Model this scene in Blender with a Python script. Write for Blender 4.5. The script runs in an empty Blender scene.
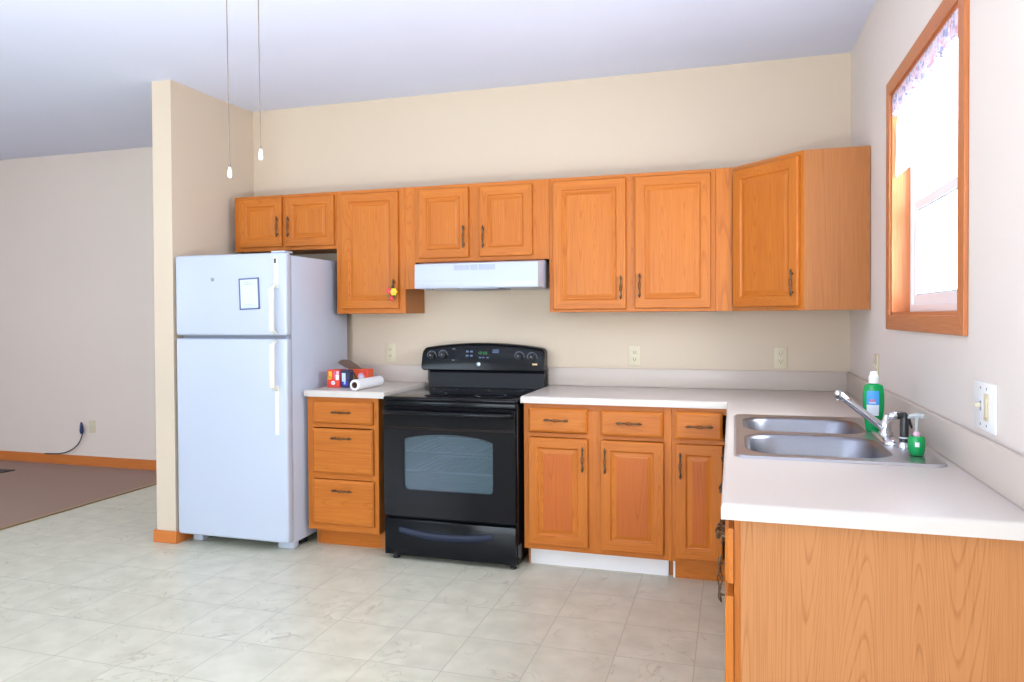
import bpy, bmesh, math, random
from mathutils import Vector, Matrix, Euler
random.seed(7)
SC = bpy.context.scene
COL = SC.collection
PI = math.pi

# ---------------------------------------------------------------- camera
cam_d = bpy.data.cameras.new('camera'); cam = bpy.data.objects.new('camera', cam_d); COL.objects.link(cam)
cam_d.sensor_width = 36.0; cam_d.lens = 732.692 / 1024 * 36.0; cam_d.shift_y = -13.375 / 1024; cam_d.clip_start = 0.05; cam_d.clip_end = 200
_f = Vector((-0.28819, 0.95745, -0.01510)); _r = Vector((0.95757, 0.28815, -0.00509)); _u = Vector((0.00053, 0.01593, 0.99987))
cam.matrix_world = Matrix(((_r.x, _u.x, -_f.x, -0.60923), (_r.y, _u.y, -_f.y, -4.31147), (_r.z, _u.z, -_f.z, 1.32479), (0, 0, 0, 1)))
SC.camera = cam

# ---------------------------------------------------------------- world, lights, exposure
w = bpy.data.worlds.new('sky'); SC.world = w; w.use_nodes = True
bg = w.node_tree.nodes['Background']
bg.inputs['Color'].default_value = (0.80, 0.91, 1.0, 1); bg.inputs['Strength'].default_value = 5.0
SC.view_settings.view_transform = 'Standard'; SC.view_settings.look = 'None'
SC.view_settings.exposure = 0.26; SC.view_settings.gamma = 1.0; SC.view_settings.use_curve_mapping = False
SC.cycles.max_bounces = 10; SC.cycles.diffuse_bounces = 6; SC.cycles.caustics_reflective = False; SC.cycles.caustics_refractive = False
SC.cycles.sample_clamp_indirect = 8.0

def area(name, loc, rot, sx, sy, power, color=(1, 1, 1)):
    l = bpy.data.lights.new(name, 'AREA'); l.shape = 'RECTANGLE'; l.size = sx; l.size_y = sy
    l.energy = power; l.color = color
    o = bpy.data.objects.new(name, l); COL.objects.link(o); o.location = loc; o.rotation_euler = rot
    return o
# daylight through the patio door and window behind the camera, through the living room window at left
# and through the kitchen window
area('daylight_patio_door', (-1.6, -6.65, 1.12), (PI/2, 0, 0), 2.7, 2.1, 82, (0.93, 0.96, 1.0))
area('daylight_rear_window', (-5.2, -6.65, 1.45), (PI/2, 0, 0), 1.9, 1.4, 40, (0.78, 0.89, 1.0))
area('daylight_living_room', (-8.3, -3.2, 1.4), (PI/2, 0, -PI/2), 2.6, 1.5, 40, (0.78, 0.89, 1.0))
area('daylight_kitchen_window', (0.50, -1.543, 1.75), (0, PI/2, 0), 1.1, 1.2, 115, (0.88, 0.94, 1.0))
# added fill lamp out of view, aimed up to brighten the ceiling
area('ceiling_fill', (-2.3, -3.8, 0.9), (PI, 0, 0), 0.25, 0.25, 72, (1.0, 0.98, 0.95))

# ---------------------------------------------------------------- materials
def nt(name):
    m = bpy.data.materials.new(name); m.use_nodes = True
    n = m.node_tree.nodes; return m, n, m.node_tree.links, n['Principled BSDF']
def mat(name, col, rough=0.5, metal=0.0, spec=0.5, noise=0.0, nscale=60, bump=0.0, coat=0.0):
    m, n, l, b = nt(name)
    b.inputs['Base Color'].default_value = (*col, 1); b.inputs['Roughness'].default_value = rough
    b.inputs['Metallic'].default_value = metal; b.inputs['Specular IOR Level'].default_value = spec
    b.inputs['Coat Weight'].default_value = coat
    if noise or bump:
        tc = n.new('ShaderNodeTexCoord'); t = n.new('ShaderNodeTexNoise'); t.inputs['Scale'].default_value = nscale
        t.inputs['Detail'].default_value = 3; l.new(tc.outputs['Object'], t.inputs['Vector'])
        if noise:
            mx = n.new('ShaderNodeMix'); mx.data_type = 'RGBA'
            mx.inputs[6].default_value = (*[c * (1 - noise) for c in col], 1); mx.inputs[7].default_value = (*[min(1, c * (1 + noise)) for c in col], 1)
            l.new(t.outputs['Fac'], mx.inputs[0]); l.new(mx.outputs[2], b.inputs['Base Color'])
        if bump:
            bp = n.new('ShaderNodeBump'); bp.inputs['Strength'].default_value = bump; bp.inputs['Distance'].default_value = 0.002
            l.new(t.outputs['Fac'], bp.inputs['Height']); l.new(bp.outputs['Normal'], b.inputs['Normal'])
    return m

def wood(name, light, dark, axis='Z', cathedral=0.5, rough=0.38, ring=75.0, st=0.26, across=6.5, pore=0.55):
    """oak: growth rings cut almost along the trunk, plus fine pores along the grain"""
    m, n, l, b = nt(name)
    tc = n.new('ShaderNodeTexCoord'); oi = n.new('ShaderNodeObjectInfo')
    add = n.new('ShaderNodeVectorMath'); add.operation = 'MULTIPLY_ADD'
    cmb = n.new('ShaderNodeCombineXYZ')
    l.new(oi.outputs['Random'], cmb.inputs[0]); l.new(oi.outputs['Random'], cmb.inputs[1]); l.new(oi.outputs['Random'], cmb.inputs[2])
    add.inputs[1].default_value = (0.7, 1.1, 3.1)
    l.new(cmb.outputs[0], add.inputs[0]); l.new(tc.outputs['Object'], add.inputs[2])
    # swirl of the growth rings: stretched low frequency noise
    mp = n.new('ShaderNodeMapping')
    s = {'Z': (across, across, st), 'X': (st, across, across), 'Y': (across, st, across)}[axis]
    mp.inputs['Scale'].default_value = s; l.new(add.outputs[0], mp.inputs['Vector'])
    nz = n.new('ShaderNodeTexNoise'); nz.inputs['Scale'].default_value = 1.0; nz.inputs['Detail'].default_value = 0.6; nz.inputs['Roughness'].default_value = 0.3
    l.new(mp.outputs[0], nz.inputs['Vector'])
    mul = n.new('ShaderNodeMath'); mul.operation = 'MULTIPLY'; mul.inputs[1].default_value = ring; l.new(nz.outputs['Fac'], mul.inputs[0])
    fr = n.new('ShaderNodeMath'); fr.operation = 'FRACT'; l.new(mul.outputs[0], fr.inputs[0])
    rp = n.new('ShaderNodeValToRGB'); e = rp.color_ramp.elements
    e[0].position = 0.0; e[0].color = (1, 1, 1, 1); e[1].position = 1.0; e[1].color = (0.75, 0.75, 0.75, 1)
    k = e.new(0.12); k.color = (0.0, 0.0, 0.0, 1); k = e.new(0.34); k.color = (0.72, 0.72, 0.72, 1)
    l.new(fr.outputs[0], rp.inputs[0])
    # pores
    mp2 = n.new('ShaderNodeMapping')
    s2 = {'Z': (190, 190, 5), 'X': (5, 190, 190), 'Y': (190, 5, 190)}[axis]
    mp2.inputs['Scale'].default_value = s2; l.new(add.outputs[0], mp2.inputs['Vector'])
    n2 = n.new('ShaderNodeTexNoise'); n2.inputs['Scale'].default_value = 1.0; n2.inputs['Detail'].default_value = 2
    l.new(mp2.outputs[0], n2.inputs['Vector'])
    # wide tone drift
    mp3 = n.new('ShaderNodeMapping'); mp3.inputs['Scale'].default_value = tuple(v * 0.9 for v in s); l.new(add.outputs[0], mp3.inputs['Vector'])
    n3 = n.new('ShaderNodeTexNoise'); n3.inputs['Scale'].default_value = 1.0; l.new(mp3.outputs[0], n3.inputs['Vector'])
    a1 = n.new('ShaderNodeMath'); a1.operation = 'MULTIPLY'; a1.inputs[1].default_value = cathedral; l.new(rp.outputs[0], a1.inputs[0])
    a2 = n.new('ShaderNodeMath'); a2.operation = 'MULTIPLY_ADD'; a2.inputs[1].default_value = pore; l.new(n2.outputs['Fac'], a2.inputs[0]); l.new(a1.outputs[0], a2.inputs[2])
    a3 = n.new('ShaderNodeMath'); a3.operation = 'MULTIPLY_ADD'; a3.inputs[1].default_value = 0.35; l.new(n3.outputs['Fac'], a3.inputs[0]); l.new(a2.outputs[0], a3.inputs[2])
    mr = n.new('ShaderNodeMapRange'); mr.inputs['From Min'].default_value = 0.30; mr.inputs['From Max'].default_value = 0.55 + 0.8 * cathedral
    l.new(a3.outputs[0], mr.inputs['Value'])
    mx = n.new('ShaderNodeMix'); mx.data_type = 'RGBA'; mx.inputs[6].default_value = (*dark, 1); mx.inputs[7].default_value = (*light, 1)
    l.new(mr.outputs[0], mx.inputs[0]); l.new(mx.outputs[2], b.inputs['Base Color'])
    b.inputs['Roughness'].default_value = rough; b.inputs['Specular IOR Level'].default_value = 0.25
    bp = n.new('ShaderNodeBump'); bp.inputs['Strength'].default_value = 0.12; bp.inputs['Distance'].default_value = 0.001
    l.new(n2.outputs['Fac'], bp.inputs['Height']); l.new(bp.outputs[0], b.inputs['Normal'])
    return m

OAK_L = (0.54, 0.166, 0.022); OAK_D = (0.37, 0.090, 0.009)
M = {}
M['oak'] = wood('oak_vertical', OAK_L, OAK_D, 'Z', 0.30)
M['oak_h'] = wood('oak_horizontal', OAK_L, OAK_D, 'X', 0.20)
M['oak_panel'] = wood('oak_panel_redder', (0.49, 0.125, 0.020), (0.33, 0.068, 0.009), 'Z', 0.42)
M['oak_y'] = wood('oak_along_wall', OAK_L, OAK_D, 'Y', 0.30)
M['oak_side'] = wood('oak_side_panel', (0.44, 0.165, 0.048), (0.33, 0.110, 0.028), 'Z', 0.30, 0.5, 75, 0.15)
M['oak_end'] = wood('oak_end_panel', (0.455, 0.19, 0.066), (0.30, 0.106, 0.030), 'Z', 0.50, 0.45, 130, 0.16, 6.0, 0.8)
M['trim'] = wood('oak_trim', (0.53, 0.185, 0.070), (0.40, 0.125, 0.042), 'Z', 0.12)
M['trim_y'] = wood('oak_trim_along', (0.53, 0.185, 0.070), (0.40, 0.125, 0.042), 'Y', 0.12)
M['trim_x'] = wood('oak_trim_across', (0.62, 0.20, 0.045), (0.48, 0.135, 0.03), 'X', 0.25)
M['dark_gap'] = mat('shadow_gap_wood', (0.10, 0.045, 0.02), 0.8)
M['wall'] = mat('wall_paint_beige', (0.615, 0.51, 0.395), 0.75, 0, 0.3, 0.02, 3, 0.06)
M['wall_far'] = mat('wall_paint_living_room', (0.74, 0.645, 0.57), 0.75, 0, 0.3, 0.02, 3, 0.06)
M['wall_r'] = mat('wall_paint_pale', (0.70, 0.63, 0.58), 0.75, 0, 0.3, 0.02, 3, 0.06)
M['wall_rear'] = mat('wall_paint_tan', (0.42, 0.36, 0.30), 0.75, 0, 0.3, 0.02, 3)
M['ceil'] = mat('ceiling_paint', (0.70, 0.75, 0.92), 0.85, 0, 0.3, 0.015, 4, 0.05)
M['splash'] = mat('laminate_backsplash', (0.54, 0.465, 0.405), 0.4, 0, 0.4, 0.06, 420)
M['counter'] = mat('laminate_speckled', (0.58, 0.525, 0.48), 0.33, 0, 0.45, 0.06, 420)
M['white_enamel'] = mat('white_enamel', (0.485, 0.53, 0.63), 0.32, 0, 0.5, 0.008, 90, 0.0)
M['white_plastic'] = mat('white_plastic', (0.80, 0.80, 0.80), 0.4)
M['cream_plastic'] = mat('cream_plastic', (0.80, 0.78, 0.68), 0.38)
M['ivory_plastic'] = mat('ivory_plastic', (0.63, 0.555, 0.395), 0.4)
M['white_board'] = mat('white_toe_board', (0.80, 0.79, 0.80), 0.6, 0, 0.4, 0.02, 14)
M['gasket'] = mat('grey_gasket', (0.30, 0.32, 0.38), 0.6)
M['black_enamel'] = mat('black_enamel', (0.006, 0.007, 0.009), 0.16, 0, 0.20)
M['black_glass'] = mat('black_ceramic_glass', (0.005, 0.005, 0.007), 0.07, 0, 0.22)
M['black_satin'] = mat('black_satin', (0.010, 0.011, 0.014), 0.35, 0, 0.18)
M['black_plastic'] = mat('black_plastic', (0.016, 0.016, 0.018), 0.3)
M['panel_blue'] = mat('control_panel_dark_blue', (0.016, 0.022, 0.042), 0.22)
M['drawer_handle'] = mat('black_handle_gloss', (0.010, 0.014, 0.034), 0.25, 0, 0.25)
M['bronze'] = mat('aged_bronze', (0.12, 0.08, 0.048), 0.32, 0.85, 0.5, 0.35, 160)
M['steel'] = mat('brushed_steel', (0.55, 0.55, 0.58), 0.30, 1.0, 0.5, 0.05, 200)
M['steel_bowl'] = mat('brushed_steel_bowl', (0.27, 0.275, 0.31), 0.34, 1.0, 0.5, 0.06, 120)
M['chrome'] = mat('chrome', (0.62, 0.62, 0.65), 0.14, 1.0)
M['hood_grey'] = mat('grey_vent_slots', (0.38, 0.41, 0.50), 0.5)
M['green'] = mat('green_soap', (0.0, 0.34, 0.085), 0.18, 0, 0.4)
M['lab_blue'] = mat('label_blue', (0.05, 0.34, 0.78), 0.4)
M['lab_white'] = mat('label_white', (0.78, 0.82, 0.88), 0.4)
M['lab_red'] = mat('label_red', (0.60, 0.16, 0.28), 0.4)
M['red_box'] = mat('red_carton', (0.75, 0.055, 0.03), 0.45)
M['orange_box'] = mat('orange_carton', (0.80, 0.10, 0.03), 0.45)
M['yellow'] = mat('yellow_print', (0.85, 0.48, 0.03), 0.45)
M['navy_box'] = mat('navy_carton', (0.015, 0.015, 0.06), 0.4)
M['blue_print'] = mat('blue_print', (0.03, 0.03, 0.50), 0.4)
M['pale_print'] = mat('pale_blue_print', (0.50, 0.60, 0.85), 0.4)
M['dark_print'] = mat('dark_brown_print', (0.07, 0.04, 0.02), 0.5)
M['olive_print'] = mat('olive_print', (0.28, 0.22, 0.05), 0.5)
M['pink_print'] = mat('pink_print', (0.80, 0.45, 0.62), 0.5)
M['cardboard'] = mat('grey_cardboard', (0.26, 0.185, 0.15), 0.8, 0, 0.3, 0.08, 60)
M['paper'] = mat('white_paper_roll', (0.82, 0.82, 0.84), 0.7, 0, 0.3, 0.02, 30, 0.05)
M['note_frame'] = mat('slate_blue_frame', (0.10, 0.13, 0.27), 0.4)
M['note_paper'] = mat('pale_note_paper', (0.60, 0.66, 0.84), 0.5)
M['note_ink'] = mat('faded_ink', (0.36, 0.42, 0.62), 0.6)
M['grey_magnet'] = mat('grey_magnet', (0.30, 0.28, 0.26), 0.5)
M['carpet'] = mat('carpet_pile', (0.37, 0.245, 0.195), 0.95, 0, 0.1, 0.28, 180, 0.7)
M['strip'] = mat('carpet_edge_strip', (0.30, 0.19, 0.09), 0.4, 0.3)
M['cord_blue'] = mat('blue_plug_plastic', (0.015, 0.03, 0.12), 0.4)
M['cord'] = mat('dark_cord', (0.05, 0.055, 0.07), 0.5)
M['vinyl'] = mat('white_vinyl', (0.80, 0.81, 0.85), 0.35)
M['vinyl_grey'] = mat('grey_seal', (0.28, 0.30, 0.38), 0.5)
M['chain'] = mat('bead_chain_brass', (0.20, 0.165, 0.13), 0.5, 0.5)
M['pull'] = mat('white_pull_ceramic', (0.88, 0.89, 0.90), 0.25)
M['red_flower'] = mat('red_petals', (0.75, 0.04, 0.05), 0.5)
M['yellow_flower'] = mat('yellow_petals', (0.88, 0.60, 0.02), 0.5)
M['leaf_green'] = mat('green_leaves', (0.05, 0.18, 0.04), 0.5)
M['led_green'] = mat('green_display_digits', (0.02, 0.22, 0.06), 0.4)
b = M['led_green'].node_tree.nodes['Principled BSDF']; b.inputs['Emission Color'].default_value = (0.03, 0.7, 0.18, 1); b.inputs['Emission Strength'].default_value = 0.1
M['key_blue'] = mat('dull_blue_key_print', (0.10, 0.15, 0.28), 0.5)
M['ring_grey'] = mat('grey_dial_print', (0.20, 0.23, 0.30), 0.4)
M['badge'] = mat('silver_badge', (0.62, 0.66, 0.74), 0.3, 0.6)
M['spot'] = mat('gold_spot', (0.75, 0.52, 0.25), 0.4)
M['red_line'] = mat('dark_red_line', (0.010, 0.003, 0.002), 0.3, 0, 0.2)
M['cavity'] = mat('oven_cavity_reflection_tint', (0.18, 0.28, 0.31), 0.45, 0, 0.5, 0.2, 6)  # lightened teal, helps paint the daylight reflection seen in the oven window
M['rack'] = mat('oven_rack_chrome', (0.75, 0.77, 0.80), 0.3, 1.0)

# floor vinyl: twelve inch marbled tiles
def floor_mat():
    m, n, l, b = nt('vinyl_marble_tiles')
    tc = n.new('ShaderNodeTexCoord'); mp = n.new('ShaderNodeMapping')
    mp.inputs['Location'].default_value = (0.748 + 0.302 * 40, 1.175 + 0.305 * 40, 0); l.new(tc.outputs['Object'], mp.inputs['Vector'])
    br = n.new('ShaderNodeTexBrick'); br.offset = 0; br.squash = 1
    br.inputs['Scale'].default_value = 1; br.inputs['Brick Width'].default_value = 0.302; br.inputs['Row Height'].default_value = 0.305
    br.inputs['Mortar Size'].default_value = 0.0022; br.inputs['Mortar Smooth'].default_value = 0.3
    br.inputs['Color1'].default_value = (0, 0, 0, 1); br.inputs['Color2'].default_value = (1, 1, 1, 1); br.inputs['Mortar'].default_value = (0.5, 0.5, 0.5, 1)
    l.new(mp.outputs[0], br.inputs['Vector'])
    # each tile has its own marbling: shift the noise by the tile's tone
    sh = n.new('ShaderNodeVectorMath'); sh.operation = 'MULTIPLY_ADD'; sh.inputs[1].default_value = (3, 5, 9)
    l.new(br.outputs['Color'], sh.inputs[0]); l.new(mp.outputs[0], sh.inputs[2])
    n1 = n.new('ShaderNodeTexNoise'); n1.inputs['Scale'].default_value = 5.0; n1.inputs['Detail'].default_value = 5; n1.inputs['Distortion'].default_value = 0.9
    l.new(sh.outputs[0], n1.inputs['Vector'])
    s = n.new('ShaderNodeMath'); s.operation = 'SUBTRACT'; s.inputs[1].default_value = 0.5; l.new(n1.outputs['Fac'], s.inputs[0])
    ab = n.new('ShaderNodeMath'); ab.operation = 'ABSOLUTE'; l.new(s.outputs[0], ab.inputs[0])
    vr = n.new('ShaderNodeMapRange'); vr.inputs['From Min'].default_value = 0.0; vr.inputs['From Max'].default_value = 0.016
    vr.inputs['To Min'].default_value = 1; vr.inputs['To Max'].default_value = 0; l.new(ab.outputs[0], vr.inputs['Value'])
    n2 = n.new('ShaderNodeTexNoise'); n2.inputs['Scale'].default_value = 4.0; l.new(sh.outputs[0], n2.inputs['Vector'])
    gate = n.new('ShaderNodeMapRange'); gate.inputs['From Min'].default_value = 0.42; gate.inputs['From Max'].default_value = 0.68; l.new(n2.outputs['Fac'], gate.inputs['Value'])
    vm = n.new('ShaderNodeMath'); vm.operation = 'MULTIPLY'; l.new(vr.outputs[0], vm.inputs[0]); l.new(gate.outputs[0], vm.inputs[1])
    n3 = n.new('ShaderNodeTexNoise'); n3.inputs['Scale'].default_value = 9.0; n3.inputs['Detail'].default_value = 4; l.new(sh.outputs[0], n3.inputs['Vector'])
    c0 = n.new('ShaderNodeValToRGB'); e = c0.color_ramp.elements
    e[0].position = 0.3; e[0].color = (0.55, 0.53, 0.41, 1); e[1].position = 0.7; e[1].color = (0.66, 0.638, 0.51, 1); l.new(n3.outputs['Fac'], c0.inputs[0])
    mx = n.new('ShaderNodeMix'); mx.data_type = 'RGBA'; mx.inputs[7].default_value = (0.36, 0.33, 0.25, 1)
    vs = n.new('ShaderNodeMath'); vs.operation = 'MULTIPLY'; vs.inputs[1].default_value = 0.7; l.new(vm.outputs[0], vs.inputs[0])
    l.new(vs.outputs[0], mx.inputs[0]); l.new(c0.outputs[0], mx.inputs[6])
    m2 = n.new('ShaderNodeMix'); m2.data_type = 'RGBA'; m2.inputs[7].default_value = (0.33, 0.31, 0.26, 1)
    fs = n.new('ShaderNodeMath'); fs.operation = 'MULTIPLY'; fs.inputs[1].default_value = 0.62; l.new(br.outputs['Fac'], fs.inputs[0])
    l.new(fs.outputs[0], m2.inputs[0]); l.new(mx.outputs[2], m2.inputs[6]); l.new(m2.outputs[2], b.inputs['Base Color'])
    b.inputs['Roughness'].default_value = 0.30; b.inputs['Specular IOR Level'].default_value = 0.45
    bp = n.new('ShaderNodeBump'); bp.inputs['Strength'].default_value = 0.25; bp.inputs['Distance'].default_value = 0.0008; bp.invert = True
    l.new(br.outputs['Fac'], bp.inputs['Height']); l.new(bp.outputs[0], b.inputs['Normal'])
    return m
M['floor'] = floor_mat()

def glass_mat(name, tint, trans=0.85, rough=0.0, thin=0.0, base=(0.05, 0.07, 0.09)):
    m = bpy.data.materials.new(name); m.use_nodes = True; n = m.node_tree.nodes; l = m.node_tree.links
    for x in list(n): n.remove(x)
    out = n.new('ShaderNodeOutputMaterial'); t = n.new('ShaderNodeBsdfTransparent'); t.inputs[0].default_value = (*tint, 1)
    g = n.new('ShaderNodeBsdfPrincipled'); g.inputs['Base Color'].default_value = (*base, 1); g.inputs['Roughness'].default_value = rough
    g.inputs['Specular IOR Level'].default_value = 0.8
    if thin:
        g.inputs['Thin Film Thickness'].default_value = thin; g.inputs['Thin Film IOR'].default_value = 1.6
    mx = n.new('ShaderNodeMixShader'); mx.inputs[0].default_value = 1 - trans
    l.new(t.outputs[0], mx.inputs[1]); l.new(g.outputs[0], mx.inputs[2]); l.new(mx.outputs[0], out.inputs[0])
    return m
M['pane'] = glass_mat('window_glass', (0.97, 0.99, 1.0), 0.93)
M['oven_pane'] = glass_mat('oven_glass_reflection_tint', (0.80, 0.88, 0.92), 0.50, 0.05, 420, (0.085, 0.15, 0.175))  # teal base colour stands in for the bright window reflected in the glass
M['clear_plastic'] = glass_mat('clear_pump_plastic', (0.93, 0.95, 0.96), 0.60, 0.15, base=(0.62, 0.66, 0.68))

def sheer_mat(name, cols, opaque, transl):
    m = bpy.data.materials.new(name); m.use_nodes = True; n = m.node_tree.nodes; l = m.node_tree.links
    for x in list(n): n.remove(x)
    out = n.new('ShaderNodeOutputMaterial'); t = n.new('ShaderNodeBsdfTransparent'); d = n.new('ShaderNodeBsdfDiffuse'); tr = n.new('ShaderNodeBsdfTranslucent')
    tc = n.new('ShaderNodeTexCoord'); v = n.new('ShaderNodeTexNoise'); v.inputs['Scale'].default_value = 38; v.inputs['Detail'].default_value = 2
    l.new(tc.outputs['Object'], v.inputs['Vector'])
    rp = n.new('ShaderNodeValToRGB'); e = rp.color_ramp.elements
    e[0].position = 0.36; e[0].color = (*cols[0], 1); e[1].position = 0.66; e[1].color = (*cols[2], 1)
    k = e.new(0.50); k.color = (*cols[1], 1)
    l.new(v.outputs['Fac'], rp.inputs[0]); l.new(rp.outputs[0], d.inputs[0]); l.new(rp.outputs[0], tr.inputs[0])
    m1 = n.new('ShaderNodeMixShader'); m1.inputs[0].default_value = transl; l.new(d.outputs[0], m1.inputs[1]); l.new(tr.outputs[0], m1.inputs[2])
    m2 = n.new('ShaderNodeMixShader'); m2.inputs[0].default_value = opaque; l.new(t.outputs[0], m2.inputs[1]); l.new(m1.outputs[0], m2.inputs[2])
    l.new(m2.outputs[0], out.inputs[0])
    return m
M['white_sheer'] = sheer_mat('white_sheer', [(0.85, 0.86, 0.88)] * 3, 0.65, 0.75)
M['sheer'] = sheer_mat('floral_sheer', [(0.34, 0.36, 0.52), (0.74, 0.66, 0.74), (0.62, 0.36, 0.42)], 0.95, 0.25)

# ---------------------------------------------------------------- mesh helpers
class MB:
    """collects shapes in world coordinates; build() links them as ONE mesh object"""
    def __init__(s): s.bm = bmesh.new(); s.mats = []
    def mi(s, m):
        if m not in s.mats: s.mats.append(m)
        return s.mats.index(m)
    def _take(s, faces, m):
        i = s.mi(m)
        for f in faces: f.material_index = i
    def box(s, x0, x1, y0, y1, z0, z1, m, bev=0.0, seg=2):
        r = bmesh.ops.create_cube(s.bm, size=1.0)
        vs = r['verts']
        for v in vs: v.co = Vector(((x0 + x1) / 2 + v.co.x * abs(x1 - x0), (y0 + y1) / 2 + v.co.y * abs(y1 - y0), (z0 + z1) / 2 + v.co.z * abs(z1 - z0)))
        fs = list({f for v in vs for f in v.link_faces})
        s._take(fs, m)
        if bev > 0:
            es = list({e for v in vs for e in v.link_edges})
            r2 = bmesh.ops.bevel(s.bm, geom=es, offset=bev, segments=seg, affect='EDGES', profile=0.5, material=s.mi(m))
            s._take(r2['faces'], m)
        return s
    def loft(s, rings, m, cap0=True, cap1=True, closed=True):
        R = [[s.bm.verts.new(Vector(p)) for p in ring] for ring in rings]
        n = len(R[0]); fs = []
        for a, b2 in zip(R, R[1:]):
            for i in range(n if closed else n - 1):
                j = (i + 1) % n
                fs.append(s.bm.faces.new((a[i], a[j], b2[j], b2[i])))
        if cap0: fs.append(s.bm.faces.new(list(reversed(R[0]))))
        if cap1: fs.append(s.bm.faces.new(R[-1]))
        s._take(fs, m); return s
    def tube(s, path, rad, m, seg=10, caps=True):
        P = [Vector(p) for p in path]; n = len(P)
        rad = rad if isinstance(rad, (list, tuple)) else [rad] * n
        rings = []; up = None
        for i in range(n):
            t = (P[min(i + 1, n - 1)] - P[max(i - 1, 0)]).normalized()
            if up is None:
                up = Vector((0, 0, 1)) if abs(t.z) < 0.9 else Vector((1, 0, 0))
            u = (up - t * up.dot(t)).normalized(); v = t.cross(u); up = u
            rings.append([P[i] + (u * math.cos(2 * PI * k / seg) + v * math.sin(2 * PI * k / seg)) * rad[i] for k in range(seg)])
        return s.loft(rings, m, caps, caps)
    def lathe(s, base, prof, m, seg=24, axis=Vector((0, 0, 1)), sx=1.0, sy=1.0, caps=True):
        """prof: (radius, height) along axis from base"""
        axis = Vector(axis).normalized()
        u = axis.orthogonal().normalized() if abs(axis.z) < 0.99 else Vector((1, 0, 0)); v = axis.cross(u)
        base = Vector(base)
        rings = [[base + axis * h + (u * math.cos(2 * PI * k / seg) * sx + v * math.sin(2 * PI * k / seg) * sy) * max(r, 1e-5) for k in range(seg)] for r, h in prof]
        return s.loft(rings, m, caps, caps)
    def prism(s, pts, d, m, bev=0.0):
        """pts: closed outline of 3D points, d: extrusion vector"""
        d = Vector(d); A = [s.bm.verts.new(Vector(p)) for p in pts]; B = [s.bm.verts.new(Vector(p) + d) for p in pts]
        n = len(A); fs = [s.bm.faces.new(list(reversed(A))), s.bm.faces.new(B)]
        for i in range(n):
            j = (i + 1) % n; fs.append(s.bm.faces.new((A[i], A[j], B[j], B[i])))
        s._take(fs, m)
        if bev:
            es = list({e for f in fs[:2] for e in f.edges})
            r2 = bmesh.ops.bevel(s.bm, geom=es, offset=bev, segments=2, affect='EDGES', profile=0.5)
            s._take(r2['faces'], m)
        return s
    def build(s, name, parent=None, smooth=None, loc=None):
        bm = s.bm
        o = Vector(loc) if loc is not None else (Vector(parent_world(parent)) if parent else Vector((0, 0, 0)))
        bmesh.ops.recalc_face_normals(bm, faces=bm.faces)
        for v in bm.verts: v.co -= o
        me = bpy.data.meshes.new(name); bm.to_mesh(me); bm.free()
        for m in s.mats: me.materials.append(M[m])
        ob = bpy.data.objects.new(name, me); COL.objects.link(ob)
        if smooth is not None:
            for p in me.polygons: p.use_smooth = True
            me.set_sharp_from_angle(angle=math.radians(smooth))
        if parent: ob.parent = parent
        else: ob.location = o
        return ob
def parent_world(o):
    v = Vector((0, 0, 0))
    while o is not None: v += o.location; o = o.parent
    return v
def tag(o, label, cat, group=None, kind=None):
    if label: o['label'] = label
    if cat: o['category'] = cat
    if group: o['group'] = group
    if kind: o['kind'] = kind
    return o
def thing(name, loc, label, cat, group=None):
    o = bpy.data.objects.new(name, None); COL.objects.link(o); o.location = loc; o.empty_display_size = 0.05
    return tag(o, label, cat, group)
def struct(o): o['kind'] = 'structure'; return o

# ---------------------------------------------------------------- the room
CEIL0 = 2.733
def cz(y): return 2.718 + (0.041 * (y + .6) ** 2 if y > -.6 else 0)     # almost flat, rising gently towards the living room's far wall
YR, XL = -6.5, -8.4
# floors
mb = MB(); mb.box(-5.015, 0, YR, 0.88, -0.05, 0, 'floor'); mb.box(XL, -5.015, YR, -3.2, -0.05, 0, 'floor'); struct(mb.build('floor'))
mb = MB(); mb.box(XL, -5.04, -3.175, 0.88, -0.05, 0.006, 'carpet'); o = struct(mb.build('floor_carpet'))
mb = MB(); mb.box(-5.045, -5.007, -3.2, 0.88, -0.004, 0.009, 'strip', 0.003); struct(mb.build('trim_1'))
# ceiling
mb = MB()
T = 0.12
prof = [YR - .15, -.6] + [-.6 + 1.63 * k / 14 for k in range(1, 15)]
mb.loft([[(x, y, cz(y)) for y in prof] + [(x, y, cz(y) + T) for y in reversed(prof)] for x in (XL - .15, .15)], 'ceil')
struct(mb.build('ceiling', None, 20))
TOPZ = 2.9
def wall_under(mb, x0, x1, y0, y1, m):
    """a wall whose top follows the ceiling"""
    mb.prism([(x0, y0, 0), (x0, y1, 0), (x0, y1, cz(y1) + .04), (x0, y0, cz(y0) + .04)], (x1 - x0, 0, 0), m)
mb = MB(); wall_under(mb, -3.748, 0.0, 0.0, 0.12, 'wall'); struct(mb.build('wall_back'))
mb = MB(); wall_under(mb, -3.882, -3.748, -0.771, 0.88, 'wall'); struct(mb.build('wall_divider'))
mb = MB(); wall_under(mb, XL - .12, -3.74, 0.88, 1.0, 'wall_far'); struct(mb.build('wall_far'))
mb = MB(); wall_under(mb, XL - .12, XL, YR, 0.88, 'wall_r'); struct(mb.build('wall_left'))
# right wall with window opening
WY0, WY1, WZ0, WZ1 = -2.006, -1.080, 1.322, 2.196
mb = MB()
WT = 0.14
wall_under(mb, 0, WT, YR, WY0, 'wall_r'); wall_under(mb, 0, WT, WY1, 0.12, 'wall_r')
mb.box(0, WT, WY0, WY1, 0, WZ0, 'wall_r')
mb.prism([(0, WY0, WZ1), (0, WY1, WZ1), (0, WY1, cz(WY1) + .02), (0, WY0, cz(WY0) + .02)], (WT, 0, 0), 'wall_r')
struct(mb.build('wall_right'))
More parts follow.
